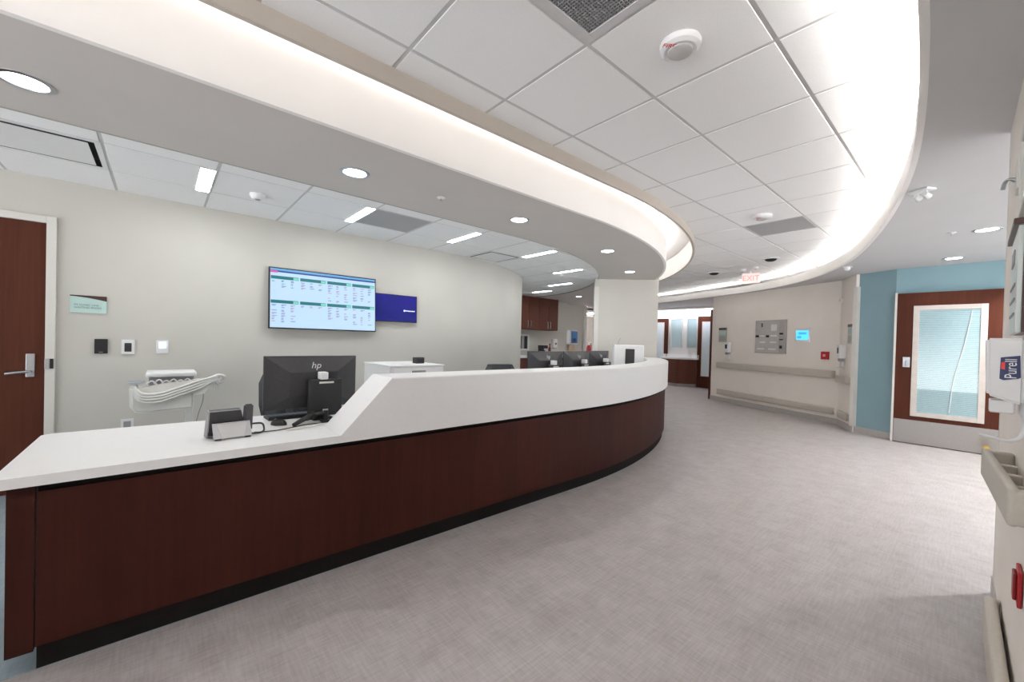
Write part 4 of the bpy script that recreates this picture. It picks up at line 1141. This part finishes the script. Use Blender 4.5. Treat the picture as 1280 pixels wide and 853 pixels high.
# ------------------------------------------------------------------ cream wall fittings
dc = (CW1 - CW0).normalized()
nc = Vector((-dc.y, dc.x)); nc = nc if nc.dot(-CW0) > 0 else -nc
def on_cream(name, s, z, label, cat, group=None):
    """Local frame: x along the wall (to the right in view), -y out of the wall."""
    p = CW0 + dc * s
    return empty(name, (p.x, p.y, z), atan2(dc.y, dc.x), label, cat, group)
dr_ = (CW2 - CW1).normalized()
def on_return(name, s, z, label, cat, group=None):
    p = CW1 + dr_ * s
    return empty(name, (p.x, p.y, z), atan2(dr_.y, dr_.x), label, cat, group)

def room_sign(t, w, h):
    b = B(); b.box((-w / 2, -0.018, 0), (w / 2, -0.002, h), 0.002); b.obj('plate', mat('sign_green', (0.45, 0.50, 0.44), 0.35), t)
    b = B(); b.box((-w / 2, -0.022, h * 0.86), (w / 2, -0.017, h), 0.001); b.obj('top_strip', BROWN, t)
    b = B(); b.box((-w * 0.4, -0.0195, h * 0.52), (w * 0.4, -0.0175, h * 0.78)); b.obj('insert', MINT, t)
    b = B(); b.box((-w * 0.4, -0.0195, h * 0.08), (w * 0.4, -0.0175, h * 0.42)); b.obj('insert', GREYPANEL, t)
t = on_cream('room_sign', 0.252, 1.41, 'tall narrow green room sign at the left end of the cream wall', 'sign', 'tall room signs'); room_sign(t, 0.235, 0.33)
t = on_return('room_sign', 0.52, 1.40, 'tall narrow green room sign on the short wall beside the blue wall', 'sign', 'tall room signs'); room_sign(t, 0.20, 0.32)

def sanitizer(t):
    b = B(); b.box((-0.065, -0.10, 0.17), (0.065, -0.002, 0.40), 0.012, 3); b.obj('housing', WHITEP, t, 40)
    b = B(); b.box((-0.03, -0.104, 0.255), (0.03, -0.0995, 0.35), 0.001); b.obj('logo_patch', NAVY, t)
    b = B(); b.box((-0.045, -0.085, 0.12), (0.045, -0.02, 0.172), 0.01); b.obj('nozzle', GREYP, t, 40)
    b = B(); b.tube([(0, -0.022, 0.13), (0, -0.022, 0.06), (0, -0.03, 0.035)], 0.016, 8, 3); b.box((-0.06, -0.12, 0.0), (0.06, -0.01, 0.018), 0.008); b.obj('drip_tray', WHITEP, t, 40)
t = on_cream('sanitizer_dispenser', 0.46, 1.00, 'white hand sanitizer dispenser on the cream wall near the far corridor', 'sanitizer dispenser', 'hand sanitizer dispensers'); sanitizer(t)
t = on_return('sanitizer_dispenser', 0.27, 0.985, 'white hand sanitizer dispenser on the short wall by the blue wall', 'sanitizer dispenser', 'hand sanitizer dispensers'); sanitizer(t)

t = on_cream('chart_panel', 1.555, 1.19, 'grey square wall panel with labels and slots in the middle of the cream wall', 'wall panel')
b = B(); b.box((-0.35, -0.05, 0), (0.35, -0.002, 0.68), 0.006); b.obj('case', GREYPANEL, t)
b = B(); b.box((-0.335, -0.056, 0.02), (0.22, -0.049, 0.66), 0.003); b.obj('front_plate', mat('panel_front', (0.50, 0.47, 0.45), 0.45), t)
for (x, z, w, h_) in ((0.10, 0.46, 0.13, 0.13), (0.10, 0.34, 0.14, 0.035), (-0.16, 0.21, 0.14, 0.03), (0.09, 0.21, 0.14, 0.03), (-0.20, 0.07, 0.17, 0.03), (0.07, 0.07, 0.17, 0.03), (-0.18, 0.34, 0.13, 0.03)):
    b = B(); b.box((x - w / 2, -0.0585, z), (x + w / 2, -0.0555, z + h_)); b.obj('label_strip', LABELW, t)
for (x, z, w, h_) in ((-0.29, 0.325, 0.08, 0.045), (-0.04, 0.325, 0.07, 0.045), (0.27, 0.38, 0.07, 0.035), (0.27, 0.27, 0.07, 0.02), (0.265, 0.10, 0.05, 0.06)):
    b = B(); b.box((x - w / 2, -0.062, z), (x + w / 2, -0.049, z + h_), 0.002); b.obj('slot', BLACK, t)
b = B(); b.box((-0.195, -0.060, 0.54), (-0.165, -0.0555, 0.62), 0.002); b.obj('key_switch', BLACK2, t)

t = on_cream('wall_display', 2.245, 1.42, 'white wall display with a bright blue screen on the cream wall', 'display')
b = B(); b.box((-0.155, -0.03, 0), (0.155, -0.002, 0.27), 0.008); b.obj('case', WHITEP, t)
b = B(); b.box((-0.12, -0.032, 0.05), (0.12, -0.0295, 0.225), 0.001); sc_ = b.obj('display', glow('blue_lcd', (0.06, 0.42, 0.72), 0.8), t)
b = B(); b.box((-0.07, -0.0335, 0.15), (0.08, -0.0318, 0.19)); b.box((-0.10, -0.0335, 0.08), (-0.02, -0.0318, 0.12)); b.obj('screen_graphic', glow('blue_lcd_dark', (0.03, 0.20, 0.42), 0.8), sc_)

t = on_cream('fire_alarm_pull', 2.677, 1.12, 'red square alarm pull box with a white mark on the cream wall', 'fire alarm')
b = B(); b.box((-0.065, -0.04, 0), (0.065, -0.002, 0.14), 0.006); b.obj('box', RED, t)
b = B(); b.box((-0.022, -0.046, 0.05), (0.022, -0.039, 0.09), 0.004); b.obj('handle', mat('alarm_mark', (0.75, 0.45, 0.42), 0.4), t)
t = on_return('strobe', 0.05, 2.10, 'small cream round strobe high on the short wall next to the blue wall', 'strobe')
b = B(); b.at((0, 0, 0.05), (pi / 2, 0, 0)); b.lathe([(0, 0.002), (0.055, 0.002), (0.055, 0.02), (0.04, 0.03), (0, 0.03)], 24); b.obj('housing', CREAM, t, 40)
b = B(); b.at((0, 0, 0.05), (pi / 2, 0, 0)); b.lathe([(0, 0.03), (0.02, 0.03), (0.018, 0.045), (0, 0.048)], 18); b.obj('lens', LABELW, t, 40)

def rail(t, L, h, depth, gap, top_open=True):
    """Wall rail: rounded outer face, ends returned to the wall."""
    b = B(); b.box((0, -depth, 0), (L, -gap, h), min(0.012, (depth - gap) * 0.4), 3); b.obj('rail_body', VINYL, t, 40)
    for x in (0.012, L - 0.03):
        b = B(); b.box((x - 0.012, -depth, 0.002), (x + 0.030, -0.002, h - 0.002), 0.010, 3); b.obj('end_cap', VINYL, t, 40)
t = on_cream('handrail', 0.15, 0.80, 'beige handrail along the long cream wall', 'handrail', 'wall handrails'); rail(t, 2.71, 0.13, 0.085, 0.045)
t = on_return('handrail', 0.13, 0.755, 'short beige handrail on the narrow wall by the blue wall', 'handrail', 'wall handrails'); rail(t, 0.47, 0.11, 0.085, 0.045)
t = on_cream('bumper_rail', 0.15, 0.165, 'low beige bumper rail along the long cream wall above the base', 'bumper rail', 'wall bumper rails'); rail(t, 2.71, 0.12, 0.05, 0.010)
t = on_return('bumper_rail', 0.13, 0.15, 'short low bumper rail on the narrow wall by the blue wall', 'bumper rail', 'wall bumper rails'); rail(t, 0.45, 0.12, 0.05, 0.010)

# ------------------------------------------------------------------ door in the blue wall
d = empty('door_5', (8.0, 0.278, 0), 0); d['kind'] = 'structure'
d['label'] = 'dark wood door with a blind-filled glass panel and steel kick plate in the blue wall'
Wd, Hd = 0.497, 2.13
b = B(); b.box((0.0, -Wd, 0.006), (0.05, Wd, Hd), 0.002); b.obj('door_leaf', WOODD, d)
b = B(); b.box((-0.004, Wd, 0.0), (0.088, Wd + 0.025, Hd + 0.01)); b.box((0.03, -Wd - 0.06, 0.0), (0.088, -Wd - 0.004, Hd + 0.01)); b.obj('door_frame', FRAMEP, d)
gy0, gy1, gz0, gz1 = -0.295, 0.265, 0.46, 1.885
fw_ = 0.062
b = B()
for q in (((gy0 - fw_, gz0 - fw_), (gy0, gz1 + fw_)), ((gy1, gz0 - fw_), (gy1 + fw_, gz1 + fw_)), ((gy0, gz0 - fw_), (gy1, gz0)), ((gy0, gz1), (gy1, gz1 + fw_))):
    b.box((-0.014, q[0][0], q[0][1]), (0.0, q[1][0], q[1][1]), 0.003)
lf = b.obj('lite_frame', mat('lite_frame', (0.62, 0.565, 0.52), 0.45), d)
b = B()
for k in range(58):
    z = gz0 + (gz1 - gz0) * (k + 0.5) / 58
    b.hexa([(-0.006, gy0, z - 0.0112), (-0.004, gy0, z - 0.0112), (-0.004, gy1, z - 0.0112), (-0.006, gy1, z - 0.0112), (-0.0030, gy0, z + 0.0112), (-0.0010, gy0, z + 0.0112), (-0.0010, gy1, z + 0.0112), (-0.0030, gy1, z + 0.0112)])
b.obj('blind', BLIND, lf)
b = B(); b.box((-0.0105, gy0, gz0), (-0.008, gy1, gz1)); b.obj('glass', GLASS, lf)
b = B(); b.tube([(-0.0125, -0.22, 1.86), (-0.0125, -0.165, 1.42), (-0.0125, -0.08, 0.95), (-0.0125, -0.045, 0.49)], 0.004, 6, 4); b.obj('pull_cord', WHITEP, lf, 60)
b = B(); b.box((-0.006, -Wd + 0.005, 0.012), (0.0, Wd - 0.005, 0.34), 0.001); b.obj('kick_plate', STEEL, d)
b = B(); b.box((-0.02, 0.345, 1.08), (0.0, 0.420, 1.225), 0.004); hp_ = b.obj('handle_plate', CHROME, d)
b = B(); b.cyl((-0.02, 0.382, 1.16), (-0.05, 0.382, 1.16), 0.022, n=18); b.box((-0.055, 0.372, 1.10), (-0.04, 0.392, 1.17), 0.004); b.obj('door_handle', CHROME, hp_, 40)

# ------------------------------------------------------------------ right wall beside the camera
YR = -0.095
# near hand sanitizer dispenser
t = empty('sanitizer_dispenser', (2.0, YR, 1.135), 0, 'large white hand sanitizer dispenser with a blue logo on the near right wall', 'sanitizer dispenser', 'hand sanitizer dispensers'); t.location.y = yr(2.0); t.scale.y = 1.284
b = B(); b.hexa([(-0.06, 0.018, 0.02), (0.07, 0.018, 0.02), (0.07, 0.075, 0.045), (-0.06, 0.075, 0.045), (-0.06, 0.018, 0.222), (0.07, 0.018, 0.222), (0.07, 0.079, 0.222), (-0.06, 0.079, 0.222)])
bmesh.ops.bevel(b.bm, geom=b.bm.edges[:], offset=0.006, segments=3, affect='EDGES')
b.obj('cover', WHITEP, t, 40)
b = B(); b.box((-0.063, 0.001, 0.012), (0.075, 0.0175, 0.218), 0.003); b.obj('back_plate', WHITEP, t)
b = B(); b.prism([(0.026, 0.170), (0.055, 0.163), (0.056, 0.098), (0.050, 0.094), (0.028, 0.100), (0.024, 0.104)], -0.0612, -0.0602, 'x'); lp = b.obj('logo_patch', NAVY, t)
text_part('lettering', 'Purell', 0.026, WHITEP, lp, (-0.0616, 0.0385, 0.130), (pi / 2, -pi / 2, -pi / 2), ext=0.0003)
b = B(); b.prism([(0.048, 0.150), (0.054, 0.148), (0.054, 0.128), (0.048, 0.126)], -0.0616, -0.0610, 'x'); b.obj('red_accent', REDT, lp)
b = B(); b.box((-0.03, 0.03, -0.01), (0.05, 0.07, 0.03), 0.004); b.obj('nozzle', WHITEP, t)
b = B(); b.tube([(0.0, 0.010, 0.03), (0.0, 0.012, -0.03), (0.0, 0.018, -0.078), (0.0, 0.035, -0.096), (0.0, 0.060, -0.092), (0.0, 0.083, -0.086)], [0.012, 0.012, 0.013, 0.013, 0.010, 0.005], 10, 5); b.obj('drip_arm', WHITEP, t, 60)
# room sign above it
t = empty('room_sign', (2.27, YR, 1.50), 0, 'mint glass room sign with a dark brown edge above the near sanitizer dispenser', 'sign', 'tall room signs'); t.location.y = yr(2.27); t.scale.y = 1.918
b = B(); b.box((-0.20, 0.001, -0.12), (0.20, 0.012, 0.235), 0.001); b.obj('back_plate', BROWN, t)
b = B(); b.box((-0.19, 0.012, -0.12), (0.20, 0.018, 0.225), 0.001); b.obj('glass_face', mat('pale_glass', (0.74, 0.80, 0.77), 0.3, var=0.02), t)
for k in range(3):
    b = B(); b.box((-0.12, 0.018, 0.0 + 0.05 * k - 0.06), (0.15, 0.0195, 0.008 + 0.05 * k - 0.06)); b.obj('slot_line', GREYP, t)
b = B(); b.box((-0.05, 0.018, 0.12), (0.10, 0.0195, 0.17)); b.obj('number_mark', GREYP, t)
b = B(); b.box((-0.21, 0.001, 0.225), (0.21, 0.024, 0.245), 0.002); b.obj('top_strip', BROWN, t)
# framed panel higher up
t = empty('framed_panel', (2.05, YR, 1.80), 0, 'beige framed glass panel on the near right wall above the mint sign', 'panel'); t.location.y = yr(2.05); t.scale.y = 2.780
b = B()
for q in (((-0.30, 0.0), (-0.27, 0.30)), ((0.27, 0.0), (0.30, 0.30)), ((-0.27, 0.0), (0.27, 0.03)), ((-0.27, 0.27), (0.27, 0.30))):
    b.box((q[0][0], 0.001, q[0][1]), (q[1][0], 0.012, q[1][1]), 0.002)
b.obj('frame', FRAMEP, t)
b = B(); b.box((-0.27, 0.001, 0.03), (0.27, 0.006, 0.27)); b.obj('glass', mat('grey_glass', (0.50, 0.51, 0.50), 0.2), t)
# beige wall box with chrome knob near the ceiling line
t = empty('door_chime', (2.43, YR, 1.92), 0, 'beige box with a small chrome arm high on the near right wall', 'wall box'); t.location.y = yr(2.36); t.scale.y = 1.309
b = B(); b.box((-0.06, 0.001, 0), (0.07, 0.024, 0.125), 0.006); b.obj('case', FRAMEP, t)
b = B(); b.tube([(0.03, 0.022, 0.055), (0.03, 0.036, 0.062), (0.04, 0.044, 0.052), (0.05, 0.047, 0.03)], [0.010, 0.009, 0.007, 0.005], 10, 4); b.obj('chrome_arm', CHROME, t, 60)
# near handrail
far_p = Vector((2.50, -0.020)); near_p = Vector((1.82, -0.066))
dv = (near_p - far_p); LL = dv.length
t = empty('handrail', (far_p.x, far_p.y, 0.82), atan2(dv.y, dv.x), 'large beige handrail end on the near right wall below the sanitizer dispenser', 'handrail', 'wall handrails')
b = B(); b.box((0.0, 0.0, 0), (LL, 0.024, 0.11), 0.010, 4); b.obj('rail_body', VINYL, t, 40)
b = B(); b.box((0.0, 0.004, 0.004), (0.030, 0.084, 0.106), 0.012, 4); b.obj('end_cap', VINYL, t, 40)
b = B(); b.box((LL - 0.03, 0.002, 0.003), (LL, 0.058, 0.107), 0.012, 4); b.obj('end_cap', VINYL, t, 40)
for k in range(3):
    x = 0.16 + 0.17 * k
    b = B(); b.box((x, 0.015, 0.02), (x + 0.03, 0.080 - x * 0.046, 0.085), 0.004); b.obj('bracket', VINYL, t)
# near bumper rail
t = empty('bumper_rail', (2.88, yr(2.88), 0.035), pi + 0.022, 'low beige bumper rail along the near right wall by the floor', 'bumper rail', 'wall bumper rails')
b = B(); b.box((0, -0.052, 0), (1.8, -0.012, 0.165), 0.014, 4); b.obj('rail_body', VINYL, t, 40)
b = B(); b.box((-0.004, -0.050, 0.002), (0.03, -0.002, 0.163), 0.012, 4); b.obj('end_cap', VINYL, t, 40)
# red outlet
t = empty('emergency_outlet', (2.13, yr(2.13), 0.495), 0, 'red emergency outlet cover low on the near right wall', 'outlet'); t.scale.y = 1.3
b = B(); b.box((-0.05, 0.001, 0), (0.05, 0.009, 0.115), 0.003); b.obj('plate', RED, t)
b = B(); b.box((-0.03, 0.009, 0.015), (0.03, 0.016, 0.10), 0.004); b.obj('socket_cover', mat('red_dark', (0.25, 0.008, 0.012), 0.4), t)
# yellow tag by the door end
b = B(); b.prism([(-0.03, 0), (0.03, 0), (0.03, 0.14), (0.015, 0.17), (-0.015, 0.17), (-0.03, 0.14)], 0, 0.02, 'x')
o = b.obj('floor_marker', YELLOW); o.location = (7.6, -0.10, 0.0); o.rotation_euler = (0, 0, 0)
tag(o, 'small yellow floor marker standing by the steel kick plate of the wood door', 'floor marker')

# ------------------------------------------------------------------ light and camera
w = bpy.data.worlds.new('World'); SC.world = w; w.use_nodes = True
wn = w.node_tree
bg = wn.nodes['Background']; bg.inputs['Strength'].default_value = 1.0
FILL_UP, FILL_DOWN = 0.3, 2.1       # added fill through the open left end, stronger from below to lift the ceilings
wtc = wn.nodes.new('ShaderNodeTexCoord'); wsp = wn.nodes.new('ShaderNodeSeparateXYZ')
wmr = wn.nodes.new('ShaderNodeMapRange'); wmr.inputs['From Min'].default_value = -0.04; wmr.inputs['From Max'].default_value = 0.04
wmr.inputs['To Min'].default_value = FILL_DOWN; wmr.inputs['To Max'].default_value = FILL_UP
wvm = wn.nodes.new('ShaderNodeVectorMath'); wvm.operation = 'SCALE'; wvm.inputs[0].default_value = (0.97, 0.98, 1.0)
wn.links.new(wtc.outputs['Generated'], wsp.inputs[0]); wn.links.new(wsp.outputs['Z'], wmr.inputs['Value'])
wn.links.new(wmr.outputs[0], wvm.inputs['Scale']); wn.links.new(wvm.outputs[0], bg.inputs['Color'])

def area(name, loc, size, power, color=(1, 0.985, 0.965), rot=(0, 0, 0)):
    l = bpy.data.lights.new(name, 'AREA'); l.shape = 'RECTANGLE'; l.size = size[0]; l.size_y = size[1]; l.energy = power; l.color = color
    o = bpy.data.objects.new(name, l); COL.objects.link(o); o.location = loc; o.rotation_euler = rot
    return o
area('side_window_daylight', (6.0, -3.6, 1.35), (4.4, 2.2), 10, (0.93, 0.96, 1.0), (pi / 2, 0, 0))

cam = bpy.data.cameras.new('Camera'); co = bpy.data.objects.new('Camera', cam); COL.objects.link(co)
cam.sensor_width = 36; cam.sensor_fit = 'HORIZONTAL'
F = 505.58
cam.lens = F / 1280 * 36
cam.clip_start = 0.01; cam.clip_end = 100
cam.shift_y = (431.57 - 426.5) / 1280
pit, roll, yaw = 0.011196, 0.0264973, 0.85557
fw = Vector((cos(yaw) * cos(pit), sin(yaw) * cos(pit), -sin(pit)))
rt = fw.cross(Vector((0, 0, 1))).normalized(); up = rt.cross(fw)
r2 = cos(roll) * rt + sin(roll) * up; u2 = -sin(roll) * rt + cos(roll) * up
M = Matrix((r2, u2, -fw)).transposed().to_4x4()
M.translation = Vector((0, 0, CAM_H))
co.matrix_world = M
SC.camera = co

SC.view_settings.view_transform = 'Standard'
SC.view_settings.look = 'None'
SC.view_settings.gamma = 1
SC.view_settings.use_curve_mapping = False
SC.view_settings.exposure = 1.08
